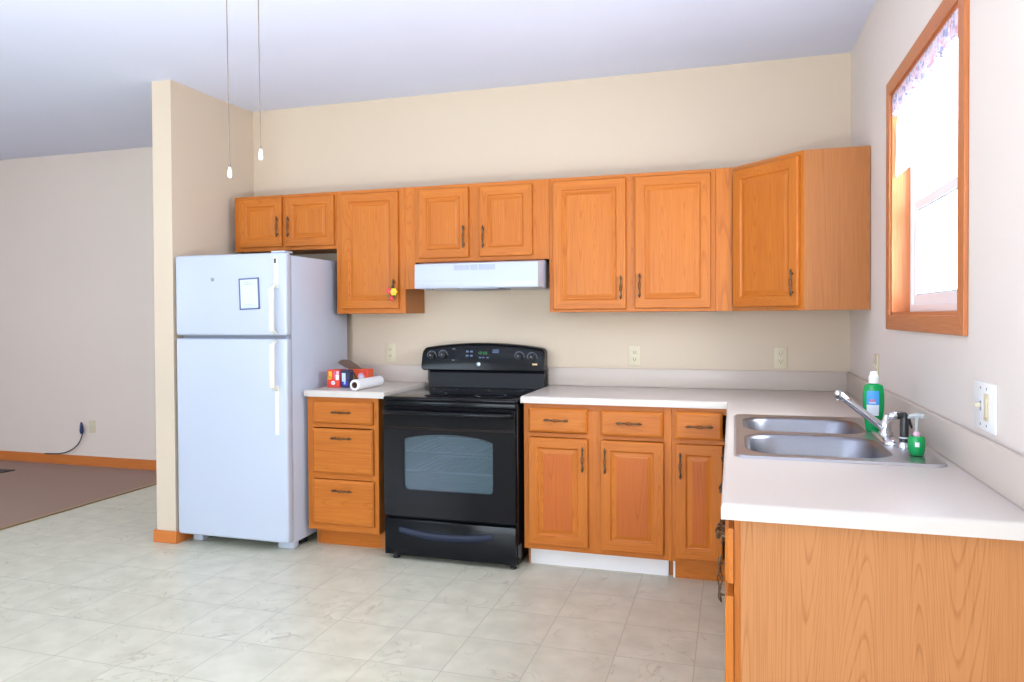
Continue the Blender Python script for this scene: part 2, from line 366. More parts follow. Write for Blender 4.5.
# rear wall with patio door and window openings
mb = MB()
def rear(x0, x1, z0, z1): mb.box(x0, x1, YR - .12, YR, z0, z1, 'wall_rear')
rear(XL, -6.2, 0, 2.62); rear(-6.2, -4.2, 0, 0.75); rear(-6.2, -4.2, 2.15, 2.62); rear(-4.2, -3.0, 0, 2.62)
rear(-3.0, -0.2, 2.18, 2.62); rear(-0.2, WT, 0, 2.62)
struct(mb.build('wall_rear'))
# baseboards
mb = MB()
mb.box(-3.897, -3.733, -0.787, -0.771, 0, 0.072, 'trim_x', 0.004); mb.box(-3.748, -3.733, -0.771, -0.12, 0, 0.072, 'trim_x', 0.003); mb.box(-3.897, -3.882, -0.771, 0.864, 0, 0.072, 'trim_x', 0.003)
struct(mb.build('baseboard_divider'))
mb = MB(); mb.box(XL, -3.897, 0.864, 0.88, 0.0, 0.092, 'trim_x', 0.004); struct(mb.build('baseboard_far'))

# ---------------------------------------------------------------- kitchen window
win = bpy.data.objects.new('window_1', None); COL.objects.link(win); win.location = (0, -1.543, WZ0); struct(win)
OY0, OY1, OZ0, OZ1 = -2.066, -1.018, 1.266, 2.256
mb = MB()
def mitre(a, b2, c, d, m):      # four outline points in the wall plane, extruded into the room
    mb.prism([(0, *a), (0, *b2), (0, *c), (0, *d)], (-0.013, 0, 0), m, 0.003)
mitre((OY0, OZ0), (OY1, OZ0), (WY1, WZ0), (WY0, WZ0), 'trim_y'); mitre((OY0, OZ1), (OY1, OZ1), (WY1, WZ1), (WY0, WZ1), 'trim_y')
mitre((OY0, OZ0), (OY0, OZ1), (WY0, WZ1), (WY0, WZ0), 'trim'); mitre((OY1, OZ0), (OY1, OZ1), (WY1, WZ1), (WY1, WZ0), 'trim')
mb.build('casing', win)
mb = MB(); J = 0.012
mb.box(-0.004, 0.070, WY0, WY0 + J, WZ0, WZ1, 'trim'); mb.box(-0.004, 0.070, WY1 - J, WY1, WZ0, WZ1, 'trim')
mb.box(-0.004, 0.070, WY0, WY1, WZ0, WZ0 + J, 'trim_y'); mb.box(-0.004, 0.070, WY0, WY1, WZ1 - J, WZ1, 'trim_y')
mb.build('jamb', win)
mb = MB(); y0, y1, z0, z1 = WY0 + J, WY1 - J, WZ0 + J, WZ1 - J; F = 0.03
def frame_yz(mb, x0, x1, y0, y1, z0, z1, t, m, bev=0.003):
    mb.box(x0, x1, y0, y0 + t, z0, z1, m, bev); mb.box(x0, x1, y1 - t, y1, z0, z1, m, bev)
    mb.box(x0, x1, y0 + t, y1 - t, z0, z0 + t, m, bev); mb.box(x0, x1, y0 + t, y1 - t, z1 - t, z1, m, bev)
frame_yz(mb, 0.060, 0.12, y0, y1, z0, z1, F, 'vinyl'); mb.build('window_frame', win)
ZM = 1.740
sash = []
for nm, x0, za, zb in (('lower_sash', 0.067, z0 + F, ZM + .02), ('upper_sash', 0.093, ZM - .02, z1 - F)):
    mb = MB(); frame_yz(mb, x0, x0 + .022, y0 + F, y1 - F, za, zb, 0.036, 'vinyl')
    s = mb.build(nm, win)
    mb = MB(); frame_yz(mb, x0 + .004, x0 + .02, y0 + F + .034, y1 - F - .034, za + .034, zb - .034, 0.006, 'vinyl_grey', 0); mb.build('glazing_seal', s)
    mb = MB(); mb.box(x0 + .009, x0 + .013, y0 + F + .03, y1 - F - .03, za + .03, zb - .03, 'pane'); mb.build('pane', s)
# rear openings: frames with glass
def rear_window(name, x0, x1, z0, z1, nmull):
    r = bpy.data.objects.new(name, None); COL.objects.link(r); r.location = ((x0 + x1) / 2, YR - .06, z0); struct(r)
    mb = MB(); t = 0.06
    mb.box(x0, x0 + t, YR - .1, YR - .03, z0, z1, 'vinyl'); mb.box(x1 - t, x1, YR - .1, YR - .03, z0, z1, 'vinyl')
    mb.box(x0, x1, YR - .1, YR - .03, z0, z0 + t, 'vinyl'); mb.box(x0, x1, YR - .1, YR - .03, z1 - t, z1, 'vinyl')
    for k in range(nmull):
        xm = x0 + (x1 - x0) * (k + 1) / (nmull + 1); mb.box(xm - t / 2, xm + t / 2, YR - .1, YR - .03, z0, z1, 'vinyl')
    mb.build('frame', r)
    mb = MB(); mb.box(x0 + .03, x1 - .03, YR - .068, YR - .062, z0 + .03, z1 - .03, 'pane'); mb.build('pane', r)
rear_window('window_2', -6.2, -4.2, 0.75, 2.15, 1)
rear_window('door_1', -3.0, -0.2, 0.0, 2.18, 1)

# valance: gathered floral sheer on a rod inside the window head, a plain white sheer panel behind it
val = thing('valance', (0.01, -1.543, 2.14), 'gathered floral valance and white sheer across the top of the oak-trimmed window', 'valance')
mb = MB(); mb.tube([(0.010, WY0 + J + .0005, 2.166), (0.010, WY1 - J - .0005, 2.166)], 0.005, 'vinyl', 8); mb.build('curtain_rod', val, 40)
def gathered(x0, ya, yb, ztop, dropf, amp, fq, m, rows=7, N=150, inset=None):
    mb = MB(); rings = []
    for r in range(rows + 1):
        t = r / rows; ring = []
        for i in range(N + 1):
            u = i / N; y = ya + (yb - ya) * u; drop = dropf(u)
            if inset: y -= inset * max(0, 1 - t * 2.2) ** 1.5 * u
            ring.append((x0 + amp * (.35 + .65 * t) * math.sin(u * fq + 2 * math.sin(u * 23)) + .3 * amp * t * math.sin(u * 71), y, ztop - drop * t))
        rings.append(ring)
    mb.loft(rings, m, False, False, False); return mb
fab = gathered(-0.004, WY0 + .004, WY1 - .03, 2.184, lambda u: .072 + .012 * math.sin(u * 41) + .008 * math.sin(u * 97), .008, 240, 'sheer').build('fabric', val, 60)
md = fab.modifiers.new('thickness', 'SOLIDIFY'); md.thickness = 0.0008
pan = gathered(0.008, WY0 + .016, WY1 - J - .001, 2.166, lambda u: .300, .005, 130, 'white_sheer', 14, 150, .07).build('sheer_panel', val, 60)
md = pan.modifiers.new('thickness', 'SOLIDIFY'); md.thickness = 0.0006

# ---------------------------------------------------------------- cabinet building
def ring_rect(o, u, n, x0, x1, z0, z1, ins, d):
    return [o + u * a + n * d + Vector((0, 0, c)) for a, c in ((x0 + ins, z0 + ins), (x1 - ins, z0 + ins), (x1 - ins, z1 - ins), (x0 + ins, z1 - ins))]
def nest(mb, o, u, n, x0, x1, z0, z1, prof, mv, mh, mp=None):
    """nested rectangles (inset, height): stiles get the vertical grain, rails the horizontal one"""
    R = [[mb.bm.verts.new(p) for p in ring_rect(o, u, n, x0, x1, z0, z1, i, d)] for i, d in prof]
    iv, ih = mb.mi(mv), mb.mi(mh)
    for a, b2 in zip(R, R[1:]):
        for k in range(4):
            j = (k + 1) % 4; f = mb.bm.faces.new((a[k], a[j], b2[j], b2[k])); f.material_index = ih if k in (0, 2) else iv
    f = mb.bm.faces.new(R[-1]); f.material_index = mb.mi(mp) if mp else iv
    f = mb.bm.faces.new(list(reversed(R[0]))); f.material_index = iv
DOOR_P = [(0, 0.0015), (0, 0.014), (0.0025, 0.0185), (0.006, 0.02), (0.049, 0.02), (0.0525, 0.0185), (0.056, 0.0125), (0.060, 0.0115), (0.063, 0.0115), (0.080, 0.0155), (0.082, 0.016)]
DRAW_P = [(0, 0.0015), (0, 0.012), (0.004, 0.0155), (0.011, 0.0195), (0.014, 0.02)]

def handle_meshes():
    """antique bow pull: leaf ends, two posts, twisted open cage in the middle; lies along X, sticks out to -Y"""
    mb = MB(); L = 0.066; off = -0.017
    for s in (-1, 1):
        mb.lathe((s * .044, 0.001, 0), [(.0055, 0), (.0055, .002), (.0032, .005), (.0028, .011), (.0042, .014), (.0042, .018), (.003, .021)], 'bronze', 10, Vector((0, -1, 0)))
        pts = []; rad = []
        for k in range(9):
            t = k / 8; x = s * (.024 + (L - .024) * t)
            pts.append((x, off - .002 * math.sin(t * PI) + .010 * max(0, t - .6), .0)); rad.append((.0030, .0042, .0030, .0036, .0040, .0046, .0050, .0034, .0012)[k])
        mb.tube(pts, rad, 'bronze', 10)
        mb.lathe((s * .0225, off, 0), [(.002, 0), (.0048, .001), (.0048, .003), (.002, .004)], 'bronze', 10, Vector((s, 0, 0)))
        # small leaf curls at both sides of the end
        for q in (-1, 1):
            mb.tube([(s * .040, off + .001, 0), (s * .046, off, q * .005), (s * .054, off + .001, q * .0052), (s * .060, off + .003, q * .002)], [.0012, .0017, .0015, .0008], 'bronze', 6)
    for q in range(4):
        pts = []
        for k in range(13):
            t = k / 12; a = q * PI / 2 + t * PI * 1.1; r = .0015 + .0062 * math.sin(t * PI)
            pts.append((-.023 + .046 * t, off + r * math.cos(a), r * math.sin(a)))
        mb.tube(pts, .0015, 'bronze', 6)
    ob = mb.build('handle', None, 40); me = ob.data; bpy.data.objects.remove(ob)
    return me
HANDLE = handle_meshes()
def add_handle(par, pos, n, vertical):
    """pos: point on the door face (world); n: outward direction"""
    h = bpy.data.objects.new('handle', HANDLE); COL.objects.link(h); h.parent = par
    rz = math.atan2(n.y, n.x) + PI / 2
    m = Matrix.Rotation(rz, 4, 'Z')
    if vertical: m = m @ Matrix.Rotation(PI / 2, 4, 'Y')
    h.matrix_basis = Matrix.Translation(Vector(pos) - parent_world(par)) @ m
    return h
FRONT_U, FRONT_N = Vector((1, 0, 0)), Vector((0, -1, 0))
def door(par, yf, x0, x1, z0, z1, hside=None, hz=None, o=None, u=FRONT_U, n=FRONT_N, name='door', mv='oak', mh='oak_h', hx=None):
    o = Vector((0, yf, 0)) if o is None else o
    mb = MB(); nest(mb, o, u, n, x0, x1, z0, z1, DOOR_P, mv, mh, 'oak_panel' if z0 < 1 else None)
    d = mb.build(name, par)
    if hside is not None:
        xx = x0 + .026 if hside == 'L' else x1 - .026
        if hx is not None: xx = hx
        add_handle(d, o + u * xx + n * .02 + Vector((0, 0, hz)), n, True)
    return d
def drawer(par, yf, x0, x1, z0, z1, hz=None, o=None, u=FRONT_U, n=FRONT_N, mh='oak_h', hx=None):
    o = Vector((0, yf, 0)) if o is None else o
    mb = MB(); nest(mb, o, u, n, x0, x1, z0, z1, DRAW_P, mh, mh)
    d = mb.build('drawer', par)
    xx = (x0 + x1) / 2 if hx is None else hx
    add_handle(d, o + u * xx + n * .02 + Vector((0, 0, (z0 + z1) / 2 if hz is None else hz)), n, False)
    return d
def carcass(par, x0, x1, yb, yf, z0, z1, top=True, openings=(), stile=0.04):
    """plywood box with a face frame in front"""
    t = 0.016; mb = MB()
    mb.box(x0, x0 + t, yf + .019, yb, z0, z1, 'oak_side'); mb.box(x1 - t, x1, yf + .019, yb, z0, z1, 'oak_side')
    mb.box(x0 + t, x1 - t, yf + .019, yb, z0, z0 + t, 'oak_side'); mb.box(x0 + t, x1 - t, yb - .006, yb, z0 + t, z1 - (t if top else 0), 'oak_side')
    if top: mb.box(x0 + t, x1 - t, yf + .019, yb, z1 - t, z1, 'oak_side')
    mb.build('carcass', par)
def face_frame(par, x0, x1, yf, z0, z1, vs=(), hs=(), st=0.04, lst=None, rst=None, tr=0.035, brl=0.035):
    """vs: (xa, xb) extra stiles; hs: (xa, xb, za, zb) extra rails"""
    mb = MB(); l = lst or st; r = rst or st
    mb.box(x0, x0 + l, yf, yf + .019, z0, z1, 'oak', .001, 1); mb.box(x1 - r, x1, yf, yf + .019, z0, z1, 'oak', .001, 1)
    mb.box(x0 + l, x1 - r, yf, yf + .019, z1 - tr, z1, 'oak_h', .001, 1); mb.box(x0 + l, x1 - r, yf, yf + .019, z0, z0 + brl, 'oak_h', .001, 1)
    for a, b2 in vs: mb.box(a, b2, yf + .0003, yf + .019, z0 + brl, z1 - tr, 'oak', .001, 1)
    for xa, xb, za, zb in hs: mb.box(xa, xb, yf + .0003, yf + .019, za, zb, 'oak_h', .001, 1)
    mb.build('face_frame', par)

UY, UZ0, UZ1 = -0.287, 1.348, 2.100
BK = -0.003
# upper cabinet over the fridge
c = thing('wall_cabinet', (-3.3, UY, 1.7495), 'short oak wall cabinet with two doors over the white refrigerator', 'cabinet')
carcass(c, -3.684, -2.948, BK, UY, 1.7495, UZ1); face_frame(c, -3.684, -2.948, UY, 1.7495, UZ1, vs=[(-3.34, -3.288)])
door(c, UY, -3.643, -3.328, 1.7735, 2.0845, 'R', 1.8965); door(c, UY, -3.300, -2.958, 1.7705, 2.0805, 'L', 1.8935)
# single tall upper
c = thing('wall_cabinet', (-2.7, UY, UZ0), 'tall single-door oak wall cabinet left of the range hood, flower clip on its pull', 'cabinet')
carcass(c, -2.947, -2.487, BK, UY, UZ0, UZ1); face_frame(c, -2.947, -2.487, UY, UZ0, UZ1)
flower_door = door(c, UY, -2.908, -2.525, 1.3765, 2.0795, 'R', 1.4875)
# over the hood
c = thing('wall_cabinet', (-2.0, UY, 1.6485), 'short oak wall cabinet with two doors directly above the white range hood', 'cabinet')
carcass(c, -2.420, -1.599, BK, UY, 1.6485, UZ1); face_frame(c, -2.420, -1.599, UY, 1.6485, UZ1, vs=[(-2.09, -1.99)], rst=0.105)
mb = MB(); mb.box(-2.4865, -2.4203, UY, UY + .02, 1.4915, UZ1, 'oak', .001, 1); mb.build('filler_strip', c)
door(c, UY, -2.394, -2.078, 1.6705, 2.0785, 'R', 1.7905); door(c, UY, -2.011, -1.694, 1.6725, 2.0765, 'L', 1.7835)
# double tall upper
c = thing('wall_cabinet', (-1.15, UY, UZ0), 'tall oak wall cabinet with two doors between range hood and diagonal corner cabinet', 'cabinet')
carcass(c, -1.598, -0.695, BK, UY, UZ0, UZ1); face_frame(c, -1.598, -0.695, UY, UZ0, UZ1, vs=[(-1.17, -1.10)])
door(c, UY, -1.575, -1.166, 1.3625, 2.0795, 'R', 1.4805); door(c, UY, -1.117, -0.719, 1.3655, 2.0805, 'L', 1.4885)
# diagonal corner upper
c = thing('corner_wall_cabinet', (-0.3, -0.3, UZ0), 'diagonal oak corner wall cabinet beside the window wall, plain side panel showing', 'cabinet')
A = Vector((-0.61, UY, 0)); B = Vector((UY, -0.61, 0))
u = (B - A).normalized(); n = Vector((-u.y * -1, u.x * -1, 0)); n = Vector((u.y, -u.x, 0)); W = (B - A).length
mb = MB()
def slab(pts, z0, z1, m): mb.prism([(p[0], p[1], z0) for p in pts], (0, 0, z1 - z0), m)
penta = [(-0.609, BK), (BK, BK), (BK, -0.609), (-0.288, -0.609), (-0.609, -0.288)]
inn = 0.02
penta_in = [(-0.607, -.004), (-.004, -.004), (-.004, -0.600), (-0.296, -0.600), (-0.607, -0.292)]
slab(penta_in, UZ0 + .002, UZ0 + .016, 'oak_side'); slab(penta_in, UZ1 - .016, UZ1 - .002, 'oak_side')
mb.box(-.286, BK, -.6095, -.598, UZ0, UZ1, 'oak_side'); mb.box(-0.609, -0.597, UY + .002, BK, UZ0, UZ1, 'oak_side')
mb.box(-0.597, -.009, -.009, BK, UZ0 + .016, UZ1 - .016, 'oak_side'); mb.box(-.009, BK, -.598, -.009, UZ0 + .016, UZ1 - .016, 'oak_side')
mb.build('carcass', c)
mb = MB()
def dslab(a0, a1, z0, z1, m, d0=-0.019, d1=0.0):
    mb.prism([A + u * a0 + n * d0 + Vector((0, 0, z0)), A + u * a1 + n * d0 + Vector((0, 0, z0)), A + u * a1 + n * d1 + Vector((0, 0, z0)), A + u * a0 + n * d1 + Vector((0, 0, z0))], (0, 0, z1 - z0), m)
dslab(0.002, .04, UZ0, UZ1, 'oak'); dslab(W - .04, W, UZ0, UZ1, 'oak'); dslab(.04, W - .04, UZ0, UZ0 + .035, 'oak_h'); dslab(.04, W - .04, UZ1 - .035, UZ1, 'oak_h')
mb.build('face_frame', c)
mb = MB(); mb.box(-0.6945, -0.6105, UY - .003, UY + .016, UZ0, UZ1, 'oak', .001, 1); mb.build('filler_strip', c)
dd = door(c, 0, 0.020, W - 0.022, 1.3675, 2.0775, 'R', 1.4785, o=A, u=u, n=n)

# flower clip hanging on the single cabinet's pull
fl = thing('flower_clip', (-2.551, UY - .052, 1.47), 'small red and yellow artificial flower clip hooked on a cabinet pull', 'ornament')
def blossom(mb, c, r, m, mc):
    c = Vector(c)
    for k in range(6):
        a = 2 * PI * k / 6; p = c + Vector((math.cos(a), 0, math.sin(a))) * r * .62
        mb.lathe(p + Vector((0, .004, 0)), [(.0005, 0), (r * .42, .002), (r * .46, .005), (r * .3, .008), (.0005, .009)], m, 10, Vector((0, -1, 0)))
    mb.lathe(c + Vector((0, .002, 0)), [(.0005, 0), (r * .34, .002), (r * .3, .010), (.0005, .012)], mc, 10, Vector((0, -1, 0)))
mb = MB(); blossom(mb, (-2.538, UY - .052, 1.476), .022, 'yellow_flower', 'spot'); mb.build('yellow_blossom', fl, 40)
mb = MB(); blossom(mb, (-2.570, UY - .050, 1.481), .018, 'red_flower', 'lab_red'); mb.build('red_blossom', fl, 40)
mb = MB(); blossom(mb, (-2.554, UY - .050, 1.436), .014, 'red_flower', 'lab_red'); mb.build('red_bud', fl, 40)
mb = MB()
for (dx, dz, a) in ((-.02, -.02, 2.6), (.008, -.03, -1.2), (-.006, .03, 1.4), (.012, -.012, -.5)):
    p = Vector((-2.553 + dx, UY - .047, 1.468 + dz)); d = Vector((math.cos(a), 0, math.sin(a)))
    mb.tube([p - d * .012, p, p + d * .012, p + d * .02], [.001, .0045, .004, .0006], 'leaf_green', 6)
mb.build('leaves', fl, 40)

# ---------------------------------------------------------------- base cabinets
BY = -0.606; BZ0, BZ1 = 0.104, 0.8725; TY = -0.528
c = thing('drawer_cabinet', (-2.73, BY, 0), 'narrow oak base cabinet with three drawers between refrigerator and black range', 'cabinet')
carcass(c, -2.960, -2.508, BK, BY, BZ0, BZ1); face_frame(c, -2.960, -2.508, BY, BZ0, BZ1, hs=[(-2.92, -2.548, .696, .719), (-2.92, -2.548, .401, .434)])
drawer(c, BY, -2.920, -2.537, 0.722, 0.848, .787); drawer(c, BY, -2.921, -2.536, 0.436, 0.691, .640); drawer(c, BY, -2.924, -2.534, 0.142, 0.399, .341)
mb = MB(); mb.box(-2.932, -2.533, TY, TY + .016, 0, BZ0, 'oak_h'); mb.box(-2.952, -2.933, TY, BK, 0, BZ0, 'oak_side'); mb.box(-2.532, -2.511, TY, BK, 0, BZ0, 'oak_side'); mb.build('toe_kick', c)

c = thing('base_cabinet', (-1.28, BY, 0), 'two-door, two-drawer oak base cabinet right of the black range, above white toe board', 'cabinet')
carcass(c, -1.662, -0.899, BK, BY, BZ0, BZ1); face_frame(c, -1.662, -0.899, BY, BZ0, BZ1, vs=[(-1.34, -1.24)], hs=[(-1.622, -1.34, .696, .718), (-1.24, -.939, .696, .715)])
drawer(c, BY, -1.634, -1.321, 0.722, 0.848, .787, hx=-1.483); drawer(c, BY, -1.254, -0.939, 0.717, 0.845, .785, hx=-1.107)
door(c, BY, -1.635, -1.318, 0.132, 0.694, 'R', .592); door(c, BY, -1.255, -0.936, 0.131, 0.693, 'L', .590)
mb = MB(); mb.box(-1.648, -0.922, TY, TY + .014, 0, BZ0, 'white_board'); mb.box(-1.660, -1.649, TY, BK, 0, BZ0, 'oak_side'); mb.box(-.9215, -.9005, TY + .02, TY + .034, 0, BZ0, 'oak_side'); mb.build('toe_kick', c)

c = thing('corner_base_cabinet', (-0.75, BY, 0), 'oak corner base cabinet with one drawer and one door under the counter bend', 'cabinet')
carcass(c, -0.898, -0.010, BK, BY, BZ0, BZ1, top=False); face_frame(c, -0.898, -0.589, BY, BZ0, BZ1, hs=[(-.858, -.629, .692, .714)], brl=.03)
drawer(c, BY, -0.882, -0.655, 0.715, 0.851, .781, hx=-.765); door(c, BY, -0.882, -0.655, 0.121, 0.691, 'L', .586)
mb = MB(); mb.box(-0.8875, -0.589, TY - .012, TY + .004, 0, BZ0, 'oak_h'); mb.box(-.8975, -.888, TY - .012, BK, 0, BZ0, 'white_board'); mb.build('toe_kick', c)

# sink run along the window wall; its fronts face -x
LU, LN = Vector((0, -1, 0)), Vector((-1, 0, 0))
LX = -0.606
def leg_cab(name, y0, y1, label, end):
    """y0 far end, y1 near end"""
    c = thing(name, (LX, (y0 + y1) / 2, 0), label, 'cabinet'); t = .016
    mb = MB(); mb.box(LX + .019, BK, y0 - t, y0, BZ0, BZ1, 'oak_side'); mb.box(LX + .019, BK, y1, y1 + t, BZ0, BZ1, 'oak_side'); mb.box(LX + .019, BK, y1 + t, y0 - t, BZ0, BZ0 + t, 'oak_side')
    mb.box(-.009, BK, y1 + t, y0 - t, BZ0 + t, BZ1, 'oak_side'); mb.build('carcass', c)
    mb = MB(); mb.box(LX, LX + .019, y0 - .04, y0, BZ0, BZ1, 'oak'); mb.box(LX, LX + .019, y1, y1 + .04, BZ0, BZ1, 'oak')
    mb.box(LX, LX + .019, y1 + .04, y0 - .04, BZ0, BZ0 + .035, 'oak_y'); mb.box(LX, LX + .019, y1 + .04, y0 - .04, BZ1 - .035, BZ1, 'oak_y'); mb.box(LX, LX + .019, y1 + .04, y0 - .04, .69, .712, 'oak_y')
    mb.build('face_frame', c)
    mb = MB(); mb.box(-.517, -.501, y1, y0, 0, BZ0, 'oak_y'); mb.build('toe_kick', c)
    return c
O0 = Vector((LX, 0, 0))
c = leg_cab('base_cabinet', -2.156, -2.590, 'oak base cabinet at the near end of the counter, wide grained end panel', True)
drawer(c, 0, 2.176, 2.600, .722, .846, .782, o=O0, u=LU, n=LN, mh='oak_y', hx=2.40); door(c, 0, 2.176, 2.600, .131, .693, 'L', .592, o=O0, u=LU, n=LN, mh='oak_y')
mb = MB(); mb.box(-0.592, BK, -2.606, -2.593, 0.0, BZ1, 'oak_end'); mb.build('end_panel', c)
c = leg_cab('sink_cabinet', -1.130, -2.155, 'oak sink base cabinet with two doors under the stainless sink', False)
for a, b2, hs in ((1.155, 1.630, 'R'), (1.655, 2.132, 'L')):
    drawer(c, 0, a, b2, .712, .838, .775, o=O0, u=LU, n=LN, mh='oak_y'); door(c, 0, a, b2, .126, .686, hs, .59, o=O0, u=LU, n=LN, mh='oak_y')
c = leg_cab('filler_cabinet', -0.70, -1.129, 'oak base cabinet beside the sink cabinet, next to the inner corner', False)
drawer(c, 0, .74, 1.11, .712, .838, .775, o=O0, u=LU, n=LN, mh='oak_y'); door(c, 0, .74, 1.11, .126, .686, 'L', .59, o=O0, u=LU, n=LN, mh='oak_y')

# ---------------------------------------------------------------- countertops
CZ0, CZ1 = 0.8730, 0.9097
def counter(name, cells, xs, ys, label, splash):
    root = thing(name, (sum(xs) / len(xs), ys[0], CZ0), label, 'countertop')
    mb = MB(); V = {}
    def v(i, j):
        if (i, j) not in V: V[(i, j)] = mb.bm.verts.new((xs[i], ys[j], CZ1))
        return V[(i, j)]
    for i, j in cells: mb.bm.faces.new((v(i, j), v(i + 1, j), v(i + 1, j + 1), v(i, j + 1)))
    bmesh.ops.dissolve_limit(mb.bm, angle_limit=0.01, verts=mb.bm.verts[:], edges=mb.bm.edges[:], use_dissolve_boundaries=False) if False else None
    r = bmesh.ops.extrude_face_region(mb.bm, geom=mb.bm.faces[:])
    for e in r['geom']:
        if isinstance(e, bmesh.types.BMVert): e.co.z = CZ0
    mb.mi('counter')
    es = [e for e in mb.bm.edges if len(e.link_faces) == 2 and abs(e.calc_face_angle(0)) > 1 and all(abs(q.co.z - CZ1) < 1e-5 for q in e.verts)]
    bmesh.ops.recalc_face_normals(mb.bm, faces=mb.bm.faces)
    # roll only the free front edges
    es = [e for e in es if not all(q.co.x > -0.05 or q.co.y > -0.05 for q in e.verts)]
    bmesh.ops.bevel(mb.bm, geom=es, offset=0.011, segments=4, affect='EDGES', profile=0.5)
    mb.build('worktop', root, 35)
    mb = MB()
    for bx in splash: mb.box(*bx, CZ1 + .0005, 1.0175, 'splash', 0.004, 2)
    # cove strip where splash meets worktop
    mb.build('backsplash', root, 35)
    return root
counter('countertop', [(0, 0)], [-2.966, -2.458], [-0.635, BK], 'short beige laminate countertop over the three-drawer cabinet left of the range', [(-2.966, -2.458, -.022, BK)])
xs = [-1.672, -0.634, -0.588, -0.080, BK]; ys = [-2.629, -2.050, -1.180, -0.635, BK]
cells = [(i, j) for i in range(4) for j in range(4) if not (i == 0 and j < 3) and not (i == 2 and j == 1)]
counter('countertop', cells, xs, ys, 'long L-shaped beige laminate countertop holding the stainless double sink', [(-1.672, BK, -.022, BK), (-.022, BK, -2.629, -.0225)])

# ---------------------------------------------------------------- stainless double sink
sk = thing('kitchen_sink', (-0.33, -1.64, CZ1), 'stainless steel double-bowl drop-in sink set in the L-shaped countertop', 'sink')
def rrect(x0, x1, y0, y1, r, z, seg=6):
    P = []
    for cx_, cy_, a0 in ((x1 - r, y1 - r, 0), (x0 + r, y1 - r, PI / 2), (x0 + r, y0 + r, PI), (x1 - r, y0 + r, 1.5 * PI)):
        for k in range(seg + 1):
            a = a0 + PI / 2 * k / seg; P.append((cx_ + r * math.cos(a), cy_ + r * math.sin(a), z))
    return P
SX0, SX1, SY0, SY1 = -0.604, -0.044, -2.085, -1.140
bowls = [(-0.572, -0.158, -1.572, -1.198), (-0.572, -0.158, -2.022, -1.630)]
mb = MB(); zt = CZ1 + .006
outer = [mb.bm.verts.new(p) for p in rrect(SX0 + .012, SX1 - .012, SY0 + .012, SY1 - .012, .03, zt)]
loops = [outer] + [[mb.bm.verts.new(p) for p in rrect(*bw, .10, zt - .001)] for bw in bowls]
es = []
for lp_ in loops:
    for a, b2 in zip(lp_, lp_[1:] + lp_[:1]): es.append(mb.bm.edges.new((a, b2)))
bmesh.ops.triangle_fill(mb.bm, use_beauty=True, use_dissolve=False, edges=es)
# rolled rim down to the worktop
o1 = [mb.bm.verts.new(p) for p in rrect(SX0 + .006, SX1 - .006, SY0 + .006, SY1 - .006, .034, zt + .0012)]
o2 = [mb.bm.verts.new(p) for p in rrect(SX0, SX1, SY0, SY1, .038, CZ1 + .0006)]
for A_, B_ in ((outer, o1), (o1, o2)):
    for i in range(len(A_)):
        j = (i + 1) % len(A_); mb.bm.faces.new((A_[i], A_[j], B_[j], B_[i]))
mb.mi('steel'); mb.build('deck', sk, 40)
for (x0, x1, y0, y1) in bowls:
    mb = MB(); rings = []
    for ins, dz, r in ((-.0005, -.0009, .10), (.005, -.0022, .097), (.011, -.0065, .094), (.016, -.014, .092), (.026, -.09, .085), (.036, -.135, .075), (.050, -.158, .06), (.070, -.168, .045), (.13, -.172, .02)):
        rings.append(rrect(x0 + ins, x1 - ins, y0 + ins, y1 - ins, r, zt + dz))
    mb.loft(rings, 'steel_bowl', False, True)
    bw = mb.build('bowl', sk, 50)
    mb = MB(); cxx, cyy = (x0 + x1) / 2, (y0 + y1) / 2
    mb.lathe((cxx, cyy, zt - .1715), [(.045, 0), (.045, .003), (.038, .004), (.032, .0015), (.001, .0012)], 'chrome', 20); mb.build('drain', bw, 40)

# faucet
fc = thing('kitchen_faucet', (-0.128, -1.66, zt), 'chrome single-spout kitchen faucet rising over the double sink', 'faucet')
FX, FY = -0.128, -1.66
mb = MB(); mb.loft([[(x, y, z) for x, y, _ in rrect(FX - .027 + i, FX + .027 - i, FY - .125 + i, FY + .125 - i, .0265 - i, 0)] for i, z in ((0, zt + .0004), (0, zt + .008), (.004, zt + .014), (.010, zt + .016)) for zz in (0,)], 'chrome'); mb.build('base_plate', fc, 40)
mb = MB(); mb.lathe((FX, FY, zt + .014), [(.022, 0), (.022, .008), (.018, .014), (.017, .036), (.016, .046), (.008, .052), (.001, .053)], 'chrome', 20); mb.build('body', fc, 50)
mb = MB()
S0 = Vector((FX - .010, FY, zt + .040)); S1 = Vector((-0.268, -1.66, 1.061))
mb.tube([S0, S0.lerp(S1, .3), S0.lerp(S1, .7), S1, S1 + Vector((-.010, 0, .003))], [.0125, .012, .0105, .0105, .009], 'chrome', 14)
mb.lathe(S1 + Vector((-.004, 0, .012)), [(.010, 0), (.0125, -.006), (.0125, -.020), (.011, -.022), (.011, -.032), (.008, -.033)][::1], 'chrome', 14)
mb.build('spout', fc, 40)
mb = MB(); d = (S1 - S0)
mb.tube([S0 + d * .04 + Vector((.0, 0, -.0125)), S0 + d * .90 + Vector((0, 0, -.0105))], .0035, 'black_plastic', 8); mb.build('spout_painted_shade', fc, 40)  # black rod paints the dark underside shade onto the chrome spout
mb = MB(); mb.tube([(FX, FY, zt + .062), (FX + .003, FY, zt + .072), (FX + .022, FY + .03, zt + .080), (FX + .030, FY + .06, zt + .082)], [.011, .010, .005, .004], 'chrome', 10); mb.build('lever', fc, 40)
